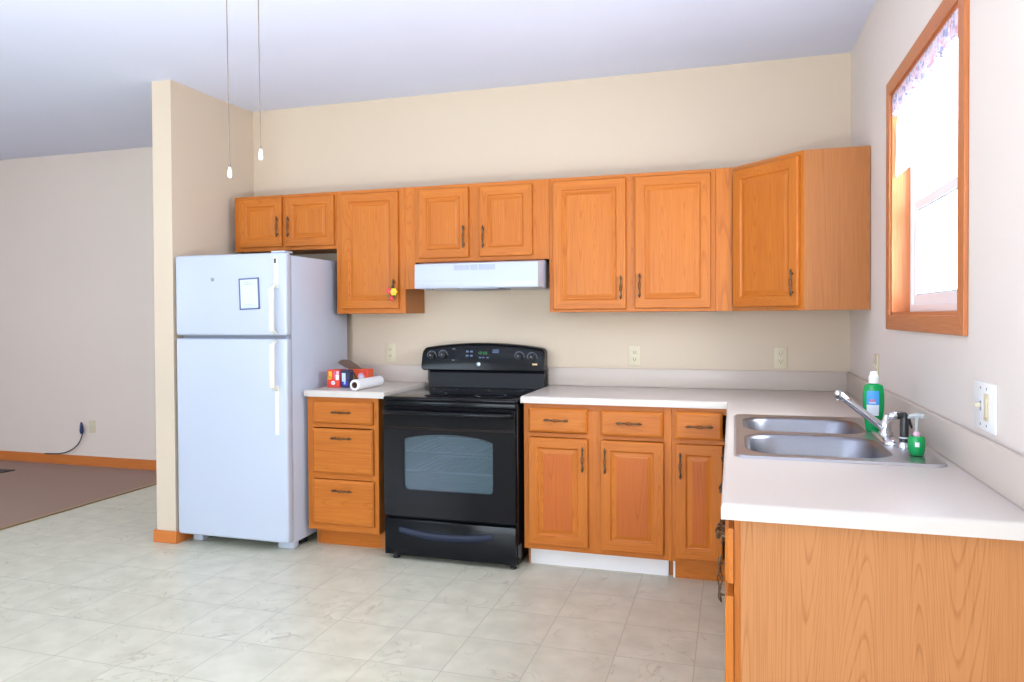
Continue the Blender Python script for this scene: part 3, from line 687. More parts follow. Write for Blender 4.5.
# side spray
sp = thing('sink_sprayer', (-0.103, -1.808, zt), 'black side spray with chrome nozzle standing beside the faucet', 'sprayer')
PX, PY = -0.103, -1.808
mb = MB(); mb.lathe((PX, PY, zt + .0004), [(.022, 0), (.022, .004), (.017, .012), (.0155, .016)], 'chrome', 18); mb.build('holder', sp, 40)
mb = MB(); mb.lathe((PX, PY, zt + .016), [(.0145, 0), (.0145, .012), (.0128, .014), (.0128, .052), (.0122, .072), (.0112, .083), (.007, .091), (.001, .093)], 'black_plastic', 18)
mb.tube([(PX + .005, PY, zt + .093), (PX - .010, PY, zt + .098), (PX - .022, PY, zt + .0975)], [.010, .0125, .012], 'black_plastic', 14)
mb.tube([(PX + .002, PY, zt + .100), (PX + .012, PY, zt + .087), (PX + .021, PY - .002, zt + .060)], [.008, .0055, .003], 'black_plastic', 10)
mb.build('spray_body', sp, 40)
mb = MB(); mb.tube([(PX - .0215, PY, zt + .0975), (PX - .034, PY, zt + .0965), (PX - .043, PY, zt + .096)], [.0125, .0135, .011], 'chrome', 14); mb.build('nozzle', sp, 40)
mb = MB(); mb.lathe((PX, PY, zt + .0285), [(.0149, 0), (.0149, .004)], 'lab_white', 18); mb.build('ring', sp, 40)

# dish soap bottle
BX, BYY = -0.1365, -1.495
bt = thing('dish_soap_bottle', (BX, BYY, zt), 'tall green dish soap bottle with white cap and blue label behind the faucet', 'bottle')
BPROF = [(.022, 0), (.0245, .004), (.0285, .03), (.033, .072), (.035, .104), (.0345, .130), (.0315, .152), (.0285, .163), (.016, .167), (.0130, .169)]
mb = MB(); mb.lathe((BX, BYY, zt + .0004), BPROF, 'green', 28, sx=1.0, sy=.62); mb.build('body', bt, 50)
mb = MB(); mb.lathe((BX, BYY, zt + .1695), [(.0165, 0), (.0165, .024), (.016, .026), (.0125, .028), (.0120, .039), (.0105, .041)], 'white_plastic', 20); mb.build('cap', bt, 40)
def wrap(mb, cx_, cy_, rfun, z0, z1, a0, a1, m, off=.0007, sy=.62, nz=5, na=12):
    rings = []
    for k in range(nz + 1):
        z = z0 + (z1 - z0) * k / nz; r = rfun(z) + off
        rings.append([(cx_ + r * math.cos(a0 + (a1 - a0) * i / na), cy_ + r * sy * math.sin(a0 + (a1 - a0) * i / na), zt + z) for i in range(na + 1)])
    mb.loft(rings, m, False, False, False)
def brad(z):
    for (ra, a), (rb, b2) in zip(BPROF, BPROF[1:]):
        if z <= b2: return ra + (rb - ra) * (z - a) / (b2 - a)
    return .027
mb = MB()
wrap(mb, BX, BYY, brad, .096, .144, -2.35, -1.15, 'lab_blue'); wrap(mb, BX, BYY, brad, .058, .0955, -2.35, -1.15, 'lab_white')
wrap(mb, BX, BYY, brad, .100, .106, -2.1, -1.45, 'pale_print', .0012); wrap(mb, BX, BYY, brad, .107, .115, -2.0, -1.55, 'lab_red', .0012)
lb = mb.build('label', bt)
lb['label'] = 'blue and white label with red lettering'

# soap dispenser jar
DX, DY = -0.098, -1.942
ds = thing('soap_dispenser', (DX, DY, zt), 'round green hand soap pump bottle at the near end of the sink ledge', 'dispenser')
mb = MB(); mb.lathe((DX, DY, zt + .0004), [(.016, 0), (.0190, .003), (.0222, .016), (.0228, .032), (.0222, .047), (.0195, .055), (.010, .0565), (.008, .057)], 'green', 24); mb.build('body', ds, 50)
mb = MB(); mb.lathe((DX, DY, zt + .0572), [(.0085, 0), (.0095, .003), (.0085, .010), (.005, .012)], 'pink_print', 18); cl = mb.build('collar', ds, 40); cl['label'] = 'pale pink collar'
mb = MB(); mb.lathe((DX, DY, zt + .069), [(.0045, 0), (.0045, .034), (.009, .036), (.010, .046), (.006, .050)], 'clear_plastic', 14)
mb.tube([(DX + .018, DY, zt + .114), (DX - .004, DY, zt + .116), (DX - .016, DY, zt + .115), (DX - .021, DY, zt + .107)], [.0075, .008, .006, .004], 'clear_plastic', 10); mb.build('pump', ds, 40)
mb = MB(); wrap(mb, DX, DY, lambda z: .0228, .028, .041, -1.95, -1.45, 'lab_white', .0004, 1.0, 2, 6); mb.build('label', ds)

# ---------------------------------------------------------------- refrigerator
FX0, FX1 = -3.731, -2.985; FYB, FYD, FYF = -0.090, -0.712, -0.772; FH = 1.689
fr = thing('refrigerator', ((FX0 + FX1) / 2, -.45, 0), 'white top-freezer refrigerator standing between divider wall and drawer cabinet', 'refrigerator')
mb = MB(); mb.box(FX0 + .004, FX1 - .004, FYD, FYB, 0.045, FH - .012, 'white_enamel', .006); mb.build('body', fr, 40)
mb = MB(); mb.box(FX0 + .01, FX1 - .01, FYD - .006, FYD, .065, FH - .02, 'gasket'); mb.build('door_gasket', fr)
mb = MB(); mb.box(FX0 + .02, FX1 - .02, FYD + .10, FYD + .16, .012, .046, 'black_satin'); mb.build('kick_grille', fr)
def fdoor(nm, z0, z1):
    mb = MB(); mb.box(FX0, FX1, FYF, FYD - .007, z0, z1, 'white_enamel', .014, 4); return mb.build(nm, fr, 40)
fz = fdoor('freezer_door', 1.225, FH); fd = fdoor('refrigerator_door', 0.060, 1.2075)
HX = -3.045
def fhandle(par, zt_, zb_, ga, gb, flip):
    """flat trim strip plus a bowed grip"""
    mb = MB(); w_ = .011
    def bar(pts, half, th):
        rings = []
        for y, z in pts: rings.append([(HX - half, y, z), (HX + half, y, z), (HX + half, y - th, z), (HX - half, y - th, z)])
        mb.loft(rings, 'cream_plastic')
    y0 = FYF + .001
    bar([(y0, zt_), (y0, zb_)], .011, .009)
    # bowed grip
    n = 12; pts = []
    for k in range(n + 1):
        t = k / n; z = ga + (gb - ga) * t
        e = min(1, min(t, 1 - t) / .10); e = e * e * (3 - 2 * e)
        pts.append((y0 - .006 - .036 * e, z))
    bar(pts, .012, .013)
    return mb.build('handle', par, 40)
fhandle(fz, 1.665, 1.49, 1.512, 1.232, 0); fhandle(fd, .945, .672, 1.200, .915, 1)
mb = MB(); mb.box(HX - .009, HX + .003, FYF - .010, FYF - .0075, 1.628, 1.655, 'black_plastic', .001, 1); o = mb.build('badge', fz); o['label'] = 'small dark badge at the top of the freezer handle'
mb = MB(); mb.box(FX1 - .10, FX1 - .012, FYD - .055, FYD + .03, FH - .0005, FH + .010, 'white_enamel', .004); mb.build('hinge_cover', fr, 40)
mb = MB(); mb.box(FX1 - .022, FX1 - .004, FYD - .03, FYD - .005, 1.208, 1.2245, 'gasket'); mb.build('hinge', fr)
for nm, xa, xb in (('left', FX0 + .03, FX0 + .10), ('right', FX1 - .13, FX1 - .03)):
    mb = MB(); mb.box(xa, xb, FYD + .03, FYD + .09, 0.0, .05, 'white_enamel', .006); mb.build('foot', fr, 40)
for xa in (FX0 + .05, FX1 - .08):
    mb = MB(); mb.box(xa, xa + .03, FYB - .08, FYB - .03, 0, .046, 'black_plastic', .004); mb.build('foot', fr)
# note board and magnet on the freezer door
nb = thing('note_board', (-3.222, FYF, 1.463), 'small blue-framed paper notice stuck on the white freezer door', 'notice')
def tilt(mb, cx_, cz_, a):
    R = Matrix.Rotation(a, 3, 'Y')
    for v in mb.bm.verts:
        q = R @ Vector((v.co.x - cx_, 0, v.co.z - cz_)); v.co.x = cx_ + q.x; v.co.z = cz_ + q.z
NCX, NCZ, NW, NH = -3.222, 1.461, .067, .089
mb = MB(); y = FYF - .0003
for a in ((NCX - NW, NCX - NW + .008, NCZ - NH, NCZ + NH), (NCX + NW - .010, NCX + NW, NCZ - NH, NCZ + NH), (NCX - NW, NCX + NW, NCZ - NH, NCZ - NH + .008), (NCX - NW, NCX + NW, NCZ + NH - .008, NCZ + NH)):
    mb.box(a[0], a[1], y - .005, y, a[2], a[3], 'note_frame', .001, 1)
tilt(mb, NCX, NCZ, -.035); mb.build('frame', nb)
mb = MB(); mb.box(NCX - NW + .006, NCX + NW - .006, y - .0025, y, NCZ - NH + .006, NCZ + NH - .006, 'note_paper'); tilt(mb, NCX, NCZ, -.035); pp = mb.build('paper', nb)
for (xa, xb, zc_, h) in ((-.03, -.002, .066, .004), (.004, .016, .066, .004), (-.030, .006, .055, .005), (.012, .026, .055, .005), (-.042, .03, -.060, .0025), (-.042, .04, -.068, .0025), (-.042, .02, -.076, .002)):
    mb = MB(); mb.box(NCX + xa, NCX + xb, y - .0030, y - .0024, NCZ + zc_ - h / 2, NCZ + zc_ + h / 2, 'note_ink')
    tilt(mb, NCX, NCZ, -.035); mb.build('text_line', pp)
mg = MB().lathe((-3.470, FYF - .0003, 1.546), [(.011, 0), (.011, .003), (.009, .0055), (.004, .007), (.001, .0072)], 'grey_magnet', 16, Vector((0, -1, 0))).build('fridge_magnet', None, 40, loc=(-3.470, FYF, 1.546))
tag(mg, 'small round grey magnet alone on the left of the freezer door', 'magnet')

# ---------------------------------------------------------------- range
RX0, RX1 = -2.441, -1.683; RYF, RYD, RYB = -0.655, -0.683, -0.03; RCX = (RX0 + RX1) / 2
rg = thing('range', (RCX, -.35, 0), 'black freestanding electric range with glass cooktop between two base cabinets', 'stove')
mb = MB(); t = .02
mb.box(RX0, RX0 + t, -.652, RYB, .022, .870, 'black_enamel', .002); mb.box(RX1 - t, RX1, -.652, RYB, .022, .870, 'black_enamel', .002)
mb.box(RX0 + t, RX1 - t, RYB - .02, RYB, .022, .870, 'black_enamel'); mb.box(RX0 + t, RX1 - t, -.648, RYB - .02, .022, .05, 'black_enamel')
mb.box(RX0 + t, RX1 - t, -.648, RYB - .02, .225, .245, 'black_enamel'); mb.box(RX0 + t, RX1 - t, -.648, RYB - .02, .82, .870, 'black_enamel')
mb.build('body', rg, 40)
mb = MB(); mb.box(RX0 - .001, RX1 + .001, -.684, -.045, .8705, .893, 'black_glass', .010, 3); ck = mb.build('cooktop', rg, 40)
mb = MB(); mb.box(RX0 + .004, RX1 - .004, -.676, -.650, .842, .8700, 'black_enamel', .004); mb.build('front_trim', rg, 40)
# printed element rings
for i, (ex, ey, er) in enumerate(((-2.25, -.50, .105), (-1.88, -.50, .085), (-2.26, -.22, .075), (-1.88, -.22, .105))):
    mb = MB(); R1 = []; 
    rings = [[(ex + rr * math.cos(2 * PI * k / 40), ey + rr * math.sin(2 * PI * k / 40), .8933) for k in range(40)] for rr in (er - .002, er)]
    mb.loft(rings, 'ring_grey', False, False); mb.build('element_ring', ck)
# oven door: black slab with an arched window hole
DZ0, DZ1 = 0.246, 0.842
dr = MB()
wx0, wx1, wz0, wz1, wr = -2.320, -1.810, .390, .688, .024
def win_outline(y, grow=0.0):
    P = []; x0, x1, z0, z1 = wx0 - grow, wx1 + grow, wz0 - grow, wz1 + grow
    for cx_, cz_, a0 in ((x1 - wr, z0 + wr, -PI / 2),):
        for k in range(5): a = a0 + PI / 2 * k / 4; P.append((cx_ + wr * math.cos(a), y, cz_ + wr * math.sin(a)))
    n = 16; zs = z1 - .022
    for k in range(n + 1):
        t = k / n; x = x1 + (x0 - x1) * t; q = 2 * t - 1
        z = zs + .028 * (1 - q * q) + .006 * (1 - abs(q) ** 12) - .004
        P.append((x, y, z))
    for k in range(5): a = PI + PI / 2 * k / 4; P.append((x0 + wr + wr * math.cos(a), y, z0 + wr + wr * math.sin(a)))
    return P
wo = win_outline(RYD); bm = dr.bm
yf, yb = RYD, RYF - .002
outl = [(RX0 + .003, DZ0), (RX1 - .003, DZ0), (RX1 - .003, DZ1), (RX0 + .003, DZ1)]
ofv = [bm.verts.new((x, yf, z)) for x, z in outl]; obv = [bm.verts.new((x, yb, z)) for x, z in outl]
iv = [bm.verts.new(p) for p in wo]; ib = [bm.verts.new((p[0], yb, p[2])) for p in wo]
def ring_edges(L): return [bm.edges.new((a, b2)) for a, b2 in zip(L, L[1:] + L[:1])]
e1 = ring_edges(ofv) + ring_edges(iv); e2 = ring_edges(obv) + ring_edges(ib)
bmesh.ops.triangle_fill(bm, use_beauty=True, edges=e1); bmesh.ops.triangle_fill(bm, use_beauty=True, edges=e2)
for L, Bk in ((ofv, obv), (iv, ib)):
    for i in range(len(L)):
        j = (i + 1) % len(L); bm.faces.new((L[i], L[j], Bk[j], Bk[i]))
dr.mi('black_glass'); dr_o = dr.build('oven_door', rg)
mb = MB(); mb.prism([(p[0], RYD + .010, p[2]) for p in win_outline(0, .003)], (0, .004, 0), 'oven_pane'); mb.build('oven_window', dr_o)
# thin curved dark red line across the door under the handle
mb = MB(); rings = []
for k in range(25):
    t = k / 24; x = RX0 + .006 + (RX1 - RX0 - .012) * t; q = 2 * t - 1; z = .727 - .004 * (1 - q * q)
    rings.append([(x, RYD - .0012, z - .005), (x, RYD - .0012, z + .006), (x, RYD + .0005, z + .006), (x, RYD + .0005, z - .005)])
mb.loft(rings, 'red_line'); mb.build('door_line', dr_o)
mb = MB()
hp = [(RX0 + .020, RYD + .002, .812), (RX0 + .022, RYD - .030, .812), (RX0 + .040, RYD - .044, .812), (RCX, RYD - .050, .812), (RX1 - .040, RYD - .044, .812), (RX1 - .022, RYD - .030, .812), (RX1 - .020, RYD + .002, .812)]
mb.tube(hp, [.014, .014, .0125, .012, .0125, .014, .014], 'black_enamel', 14); mb.build('handle', dr_o, 50)
# oven cavity with racks
mb = MB(); mb.box(-2.35, -1.77, -.62, -.10, .30, .31, 'cavity'); mb.box(-2.35, -1.77, -.62, -.10, .74, .75, 'cavity'); mb.box(-2.36, -2.35, -.62, -.10, .30, .75, 'cavity'); mb.box(-1.77, -1.76, -.62, -.10, .30, .75, 'cavity'); mb.box(-2.36, -1.76, -.11, -.10, .30, .75, 'cavity')
mb.build('oven_cavity', rg)
for z in (.475, .585):
    mb = MB()
    mb.tube([(-2.345, -.60, z), (-1.775, -.60, z)], .0045, 'rack', 6); mb.tube([(-2.345, -.15, z), (-1.775, -.15, z)], .004, 'rack', 6)
    for k in range(13): x = -2.33 + .5416 * k / 12; mb.tube([(x, -.60, z + .003), (x, -.15, z + .003)], .002, 'rack', 5)
    mb.build('oven_rack', rg)
# storage drawer with curved recess pull
mb = MB(); mb.box(RX0 + .004, RX1 - .004, RYD + .003, RYF - .002, .028, .225, 'black_enamel', .004); sd = mb.build('storage_drawer', rg, 40)
mb = MB(); rings = []
for k in range(29):
    t = k / 28; x = -2.345 + .532 * t; q = 2 * t - 1; zc_ = .143 + .026 * q * q; h = .020 - .004 * q * q
    rings.append([(x, RYD + .004, zc_ - h), (x, RYD + .004, zc_ + h), (x, RYD - .004, zc_ + h * .95), (x, RYD - .012, zc_ + h * .1), (x, RYD - .010, zc_ - h * .8)])
mb.loft(rings, 'drawer_handle'); mb.build('handle', sd, 40)
for fx_, fy_ in ((RX0 + .055, -.64), (RX1 - .03, -.64), (RX0 + .055, -.10), (RX1 - .03, -.10)):
    mb = MB(); mb.lathe((fx_, fy_, 0), [(.018, 0), (.020, .004), (.019, .008), (.009, .010), (.009, .03)], 'black_plastic', 14); mb.build('foot', rg, 40)
# backguard
mb = MB(); mb.prism([(RX0 + .028, -.115, .8935), (RX0 + .028, -.105, .982), (RX0 + .028, -.095, .998), (RX0 + .028, -.03, .998), (RX0 + .028, -.03, .8935)], (RX1 - RX0 - .022, 0, 0), 'black_satin'); mb.build('backguard', rg)
PL, PR, PZ0 = RX0 - .016, RX1 + .0085, .995
mb = MB(); N = 40; front = []; 
def ptop(x):
    q = (x - (PL + PR) / 2) / ((PR - PL) / 2)
    return 1.133 + .032 * (1 - q * q) + 0.0
def pedge(x):
    d_ = min(x - PL, PR - x); R_ = .028
    return 0 if d_ >= R_ else R_ - math.sqrt(max(0, R_ * R_ - (R_ - d_) ** 2))
xsP = [PL + (PR - PL) * (0.5 - 0.5 * math.cos(PI * k / N)) for k in range(N + 1)]
rings = []
for x in xsP:
    zt_ = ptop(x) - pedge(x); zb_ = PZ0 + pedge(x) * .35; zm = (zt_ - zb_)
    rings.append([(x, -.118, zb_), (x, -.128, zb_ + .008), (x, -.126, zb_ + zm * .25), (x, -.110, zt_ - .020), (x, -.102, zt_ - .006), (x, -.090, zt_), (x, -.035, zt_), (x, -.035, zb_)])
mb.loft(rings, 'black_enamel'); cp = mb.build('control_panel', rg, 40)
def py(z): return -.126 + (z - 1.03) * .153     # front plane of the panel
def pbox(mb, x0, x1, z0, z1, m, d=.0012):
    mb.prism([(x0, py(z0) - d, z0), (x1, py(z0) - d, z0), (x1, py(z1) - d, z1), (x0, py(z1) - d, z1)], (0, d + .002, 0), m)
# green clock figures, each a chain of touching strokes
STROKES = {'1': 'bc', '2': 'abged', '0': 'abcdef'}
SEG = {'a': (0, .010, .0125, .0145), 'g': (0, .010, .006, .008), 'd': (0, .010, 0, .002), 'f': (0, .002, .007, .0145), 'b': (.008, .010, .007, .0145), 'e': (0, .002, 0, .007), 'c': (.008, .010, 0, .007)}
for ch_, x in (('1', -2.091), ('2', -2.075), ('0', -2.056), ('0', -2.041)):
    mb = MB()
    for q in STROKES[ch_]:
        a_ = SEG[q]; pbox(mb, x + a_[0], x + a_[1], 1.098 + a_[2], 1.098 + a_[3], 'led_green', .0018)
    mb.build('clock_digit', cp)
def key(x0, x1, z0, z1, m): mb = MB(); pbox(mb, x0, x1, z0, z1, m, .0018); mb.build('key', cp)
for x in (-2.166, -2.139):
    for z in (1.083, 1.108): key(x, x + .017, z, z + .010, 'key_blue')
for x in (-2.081, -2.061, -2.033): key(x, x + .014, 1.074, 1.081, 'key_blue')
for z in (1.106, 1.114, 1.122): key(-1.996, -1.956, z, z + .004, 'key_blue')
for x, z in ((-2.256, 1.126), (-2.256, 1.058)): key(x, x + .02, z, z + .004, 'ring_grey')
mb = MB(); bp_ = Vector((-2.082, py(1.037) - .0005, 1.037)); mb.lathe(bp_, [(.0115, 0), (.0115, .002), (.010, .0026), (.001, .0026)], 'badge', 20, Vector((0, -1, 0)))
for a in range(3):
    pts = [bp_ + Vector((.006 * math.cos(a * 2.1 + t * .5), -.003, .006 * math.sin(a * 2.1 + t * .5))) for t in range(4)]; mb.tube(pts, .0009, 'ring_grey', 5)
mb.build('emblem', cp, 40)
mb = MB(); pbox(mb, -1.745, -1.715, 1.036, 1.046, 'spot', .0015); o = mb.build('spot', cp); o['label'] = 'small gold spot under the right-hand dial'  # small gold rectangle set on the panel front
for kx, kz in ((-2.390, 1.086), (-2.314, 1.091), (-1.826, 1.086), (-1.747, 1.082)):
    nv = Vector((0, -1, -.153)).normalized(); bp_ = Vector((kx, py(kz), kz))
    mb = MB()
    mb.lathe(bp_, [(.024, 0), (.024, .004), (.021, .006), (.019, .018), (.017, .020), (.001, .0205)], 'black_plastic', 24, nv)
    mb.tube([bp_ + nv * .022 + Vector((-.013, 0, .010)), bp_ + nv * .024, bp_ + nv * .022 + Vector((.013, 0, -.010))], .0035, 'black_plastic', 8)
    kn = mb.build('knob', cp, 40)
    mb = MB(); rings = []
    uu = Vector((1, 0, 0)); vv = nv.cross(uu)
    rings = [[bp_ + nv * .0015 + (uu * math.cos(2 * PI * k / 28) + vv * math.sin(2 * PI * k / 28)) * rr for k in range(28)] for rr in (.0285, .0310)]
    mb.loft(rings, 'ring_grey', False, False)
    mb.tube([bp_ + nv * .0215 + Vector((-.006, 0, .011)), bp_ + nv * .026 + Vector((.002, 0, .002))], .0012, 'lab_white', 6); mb.build('dial_mark', kn)

# ---------------------------------------------------------------- range hood
HX0, HX1, HYF = -2.356, -1.625, -0.445
hd = thing('range_hood', (-1.985, HYF, 1.487), 'white under-cabinet range hood mounted above the black range', 'range hood')
mb = MB(); pr = [(BK, 1.487), (HYF + .004, 1.487), (HYF, 1.493), (HYF, 1.530), (HYF + .004, 1.536), (HYF + .004, 1.616), (HYF + .010, 1.6265), (-.30, 1.6435), (BK, 1.6435)]
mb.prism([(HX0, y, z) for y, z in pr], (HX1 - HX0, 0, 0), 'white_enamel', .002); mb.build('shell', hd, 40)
mb = MB()
for a, b2 in ((-2.115, -2.022), (-2.013, -1.975), (-1.966, -1.870)):
    mb.box(a, b2, HYF + .0025, HYF + .0045, 1.588, 1.616, 'hood_grey', .001, 1)
    n = int((b2 - a) / .012)
    for k in range(n): x = a + .006 + k * (b2 - a - .008) / max(1, n - 1) - .002; mb.box(x, x + .003, HYF + .0018, HYF + .003, 1.592, 1.612, 'hood_grey')
mb.build('vent_slots', hd)
mb = MB(); mb.box(-2.09, -1.86, HYF + .03, HYF + .27, 1.480, 1.4865, 'gasket', .001, 1); mb.build('filter', hd)
mb = MB(); mb.box(-2.30, -2.26, HYF + .03, HYF + .06, 1.479, 1.4865, 'gasket', .002, 1); mb.build('switch', hd)

# ---------------------------------------------------------------- outlets and switches
def plate(name, loc, n, label, kind, m='ivory_plastic', w_=.070, h_=.115, cat='outlet'):
    root = thing(name, loc, label, cat)
    loc = Vector(loc); n = Vector(n); u_ = Vector((-n.y, n.x, 0))
    def bx(mb, a0, a1, z0, z1, d0, d1, m, bev=.0):
        p = [loc + u_ * a + n * d for a in (a0, a1) for d in (d0, d1)]
        xs_ = [q.x for q in p]; ys_ = [q.y for q in p]
        mb.box(min(xs_), max(xs_), min(ys_), max(ys_), loc.z + z0, loc.z + z1, m, bev, 2)
    mb = MB(); bx(mb, -w_ / 2, w_ / 2, -h_ / 2, h_ / 2, .0003, .006, m, .002); mb.build('cover_plate', root, 40)
    if kind == 'duplex':
        for zc_ in (.021, -.021):
            mb = MB(); bx(mb, -.017, .017, zc_ - .0145, zc_ + .0145, .0055, .0085, m, .0025); s_ = mb.build('socket', root, 40)
            mb = MB(); bx(mb, -.008, -.0055, zc_ - .003, zc_ + .007, .0083, .0088, 'dark_print'); bx(mb, .0055, .008, zc_ - .003, zc_ + .007, .0083, .0088, 'dark_print'); bx(mb, -.0025, .0025, zc_ - .010, zc_ - .006, .0083, .0088, 'dark_print'); mb.build('slots', s_)
        mb = MB(); bx(mb, -.003, .003, -.003, .003, .0058, .0070, 'steel'); mb.build('screw', root)
    if kind == 'toggle':
        mb = MB(); bx(mb, -.005, .005, -.012, .012, .0055, .007, m); bx(mb, -.003, .003, -.002, .010, .006, .016, m, .001); mb.build('toggle', root)
    if kind == 'twogang':
        mb = MB(); bx(mb, -.028, -.018, -.012, .012, .0055, .0070, 'ring_grey'); bx(mb, -.0265, -.0195, -.004, .006, .006, .020, 'ivory_plastic', .001); mb.build('toggle', root)
        mb = MB(); bx(mb, .006, .040, -.034, .034, .0055, .0085, 'ivory_plastic', .002); bx(mb, .014, .032, -.024, .024, .0080, .010, 'ivory_plastic', .002); s_ = mb.build('rocker', root, 40); s_['label'] = 'ivory rocker insert'
        for za in (-.046, .046):
            for xa in (-.023, .023): mb = MB(); bx(mb, xa - .003, xa + .003, za - .003, za + .003, .0058, .0068, 'ring_grey'); mb.build('screw', root)
    if kind == 'blank':
        mb = MB(); bx(mb, -.010, .010, -.012, .012, .0055, .008, m, .002); mb.build('jack', root)
    return root
plate('wall_outlet', (-2.726, 0, 1.097), (0, -1, 0), 'ivory duplex outlet on the back wall above the short left countertop', 'duplex')
plate('wall_outlet', (-1.157, 0, 1.092), (0, -1, 0), 'ivory duplex outlet on the back wall between range and corner', 'duplex')
plate('wall_outlet', (-0.354, 0, 1.089), (0, -1, 0), 'ivory duplex outlet on the back wall nearest the room corner', 'duplex')
plate('wall_switch', (0, -0.775, 1.095), (-1, 0, 0), 'ivory switch plate seen edge-on behind the green soap bottle', 'toggle', cat='switch')
plate('wall_switch', (0, -2.213, 1.093), (-1, 0, 0), 'white two-gang switch plate on the window wall above the backsplash', 'twogang', 'white_plastic', .164, .121, cat='switch')
plate('wall_outlet', (-6.105, 0.88, 0.358), (0, -1, 0), 'beige outlet plate low on the far living room wall', 'blank')
# plug and cord on the far wall
cd = thing('coaxial_cable', (-6.23, 0.86, 0.1), 'thin dark cable with a blue plug end curling down the far wall', 'cable')
mb = MB(); mb.tube([(-6.190, .845, .295), (-6.191, .845, .32), (-6.192, .845, .36), (-6.194, .845, .40)], [.012, .018, .014, .006], 'cord_blue', 10); mb.build('plug', cd, 50)
mb = MB(); pts = []
for k in range(17):
    t = k / 16; a = t * PI / 2
    pts.append((-6.190 - .02 * t - .30 * (1 - math.cos(a)), .850 - .004 * t, .300 - .200 * math.sin(a)))
pts += [(-6.56, .845, .098), (-6.62, .845, .096)]
mb.tube(pts, .0055, 'cord', 8); mb.build('cord', cd, 50)
# floor register in the carpet
rgst = thing('floor_register', (-6.71, .48, .006), 'dark metal floor register lying in the living room carpet', 'vent')
mb = MB(); mb.box(-6.88, -6.60, .42, .54, .0062, .012, 'black_satin', .002); mb.build('frame', rgst)
for k in range(10):
    x = -6.86 + k * .025; mb = MB(); mb.box(x, x + .012, .435, .525, .0115, .0135, 'black_plastic'); mb.build('louver', rgst)

# ---------------------------------------------------------------- things on the left countertop
ZC = CZ1 + .0006
def carton(root, x0, x1, y0, y1, h, m):
    mb = MB(); mb.box(x0, x1, y0, y1, ZC, ZC + h, m, .0015, 1); return mb.build('box', root)
def fb(mb, x0, x1, z0, z1, m, yy, d=.0008): mb.box(x0, x1, yy - d, yy, ZC + z0, ZC + z1, m)
def disc(mb, x, yy, z, r, m): mb.lathe((x, yy, ZC + z), [(r, 0), (r, .0008)], m, 16, Vector((0, -1, 0)))
rb = thing('food_carton', (-2.872, -.43, ZC), 'small red carton with yellow print, leftmost on the short countertop', 'carton')
o = carton(rb, -2.914, -2.831, -.468, -.385, .104, 'red_box')
mb = MB(); y = -.4685; q = -.0135
fb(mb, -2.890 + q, -2.868 + q, .058, .095, 'yellow', y); fb(mb, -2.895 + q, -2.872 + q, .048, .064, 'yellow', y); fb(mb, -2.853 + q, -2.847 + q, .052, .097, 'lab_red', y); fb(mb, -2.842 + q, -2.822 + q, .045, .076, 'lab_white', y); fb(mb, -2.838 + q, -2.822 + q, .078, .097, 'pink_print', y)
disc(mb, -2.860 + q, y, .027, .012, 'lab_white'); disc(mb, -2.860 + q, y - .0008, .027, .005, 'ring_grey'); mb.build('print', o)
nb2 = thing('food_carton', (-2.80, -.43, ZC), 'narrow navy blue carton squeezed between the red and orange cartons', 'carton')
o = carton(nb2, -2.827, -2.771, -.462, -.412, .104, 'navy_box')
mb = MB(); y = -.4625; fb(mb, -2.818, -2.794, .036, .086, 'pale_print', y); fb(mb, -2.815, -2.780, .012, .036, 'blue_print', y); fb(mb, -2.805, -2.795, .02, .055, 'pale_print', y - .0008); mb.build('print', o)
ob = thing('food_carton', (-2.81, -.23, ZC), 'orange carton with its brown lid flap open behind the white paper roll', 'carton')
OYF = -.270
o = carton(ob, -2.886, -2.752, OYF, -.195, .095, 'orange_box')
mb = MB(); y = OYF - .0005
mb.prism([(-2.872, y, ZC + .002), (-2.822, y, ZC + .002), (-2.824, y, ZC + .04), (-2.846, y, ZC + .082), (-2.866, y, ZC + .05)], (0, -.0008, 0), 'dark_print')
mb.prism([(-2.856, y - .0009, ZC + .02), (-2.836, y - .0009, ZC + .02), (-2.834, y - .0009, ZC + .045), (-2.848, y - .0009, ZC + .064)], (0, -.0006, 0), 'olive_print')
disc(mb, -2.796, y, .050, .023, 'pink_print'); disc(mb, -2.796, y - .0008, .047, .014, 'lab_white'); fb(mb, -2.778, -2.757, .058, .090, 'red_box', y)
mb.build('print', o)
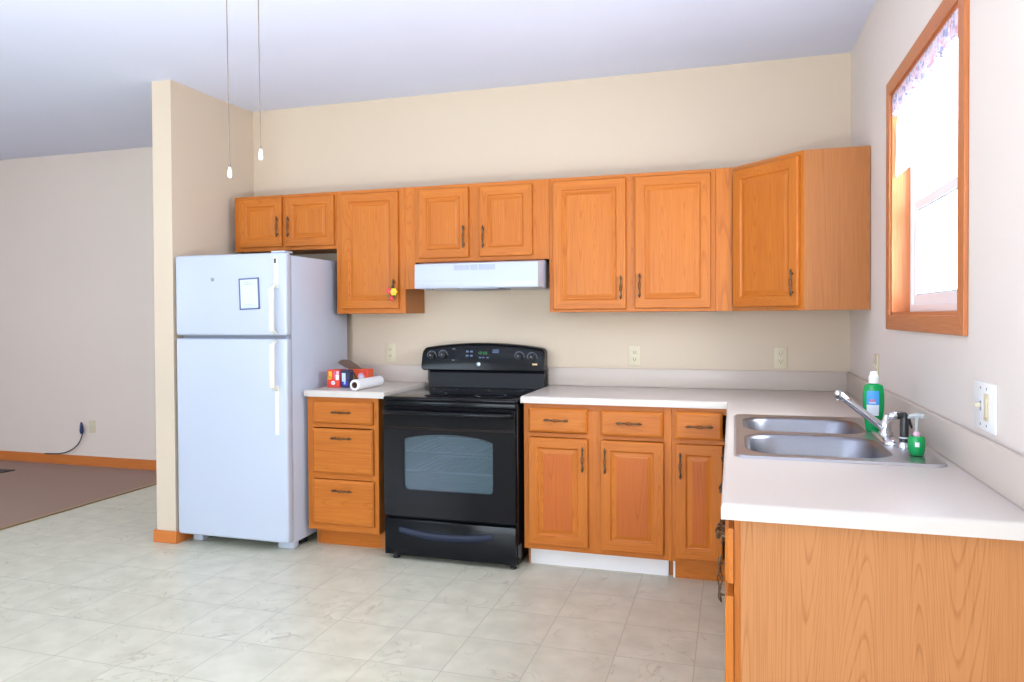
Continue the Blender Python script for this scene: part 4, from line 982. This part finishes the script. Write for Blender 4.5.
# bent lid flap standing up from the carton's top edge
mb = MB(); prof = [(-2.8855, .0955, -2.795), (-2.914, .108, -2.804), (-2.934, .124, -2.815), (-2.943, .134, -2.828), (-2.922, .148, -2.846), (-2.900, .155, -2.874)]
rings = []
for k, (xa, dz, xb) in enumerate(prof):
    yy = OYF + .012 - .012 * k; th = .0022
    rings.append([(xa, yy, ZC + dz), (xb, yy - .004, ZC + dz + .001), (xb, yy - .004 + th, ZC + dz + .002), (xa, yy + th, ZC + dz + .001)])
mb.loft(rings, 'cardboard'); fo = mb.build('lid_flap', ob, 40); fo['label'] = 'open grey-brown cardboard flap'
# paper roll lying on its side
RR = .0305
a = Vector((-2.660, -.600, ZC + RR)); b2 = Vector((-2.656, -.300, ZC + RR)); ax = (b2 - a)
pr_ = thing('paper_roll', (a + b2) / 2 - Vector((0, 0, RR)), 'white paper roll lying on its side at the front of the short countertop', 'paper roll')
L_ = ax.length; mb = MB(); mb.lathe(a, [(.0190, L_ / 2), (.0190, 0), (.028, 0), (RR - .0002, .002), (RR - .0002, L_ - .002), (.028, L_), (.0190, L_), (.0190, L_ / 2)], 'paper', 32, ax, caps=False); mb.build('paper', pr_, 40)
mb = MB(); mb.lathe(a, [(.0165, .12), (.0165, .0005), (.0187, .0005), (.0187, L_ - .0005), (.0165, L_ - .0005), (.0165, L_ - .12)], 'cardboard', 24, ax); mb.build('core', pr_, 40)

# ---------------------------------------------------------------- pull chains
for x, zend, dx, lab in ((-2.241, 1.799, -.008, 'lower of the two hanging pull chains, with white drop, on the left'), (-2.118, 1.852, -.006, 'higher of the two hanging pull chains, with white drop, on the right')):
    ch = thing('pull_chain', (x, -2.2, zend), lab, 'pull chain', 'ceiling fan pull chains')
    mb = MB(); mb.lathe((x, -2.2, zend), [(.001, 0), (.0045, .001), (.0072, .006), (.0078, .013), (.0062, .026), (.0045, .034), (.0025, .037)], 'pull', 16); mb.build('drop_pull', ch, 50)
    mb = MB(); mb.lathe((x, -2.2, zend + .0365), [(.0028, 0), (.0032, .003), (.0032, .009), (.0018, .013)], 'chain', 8)
    mb.tube([(x, -2.2, zend + .046), (x + dx * .4, -2.2, zend + .3), (x + dx, -2.2, cz(-2.2))], .0018, 'chain', 6); mb.build('bead_chain', ch, 50)
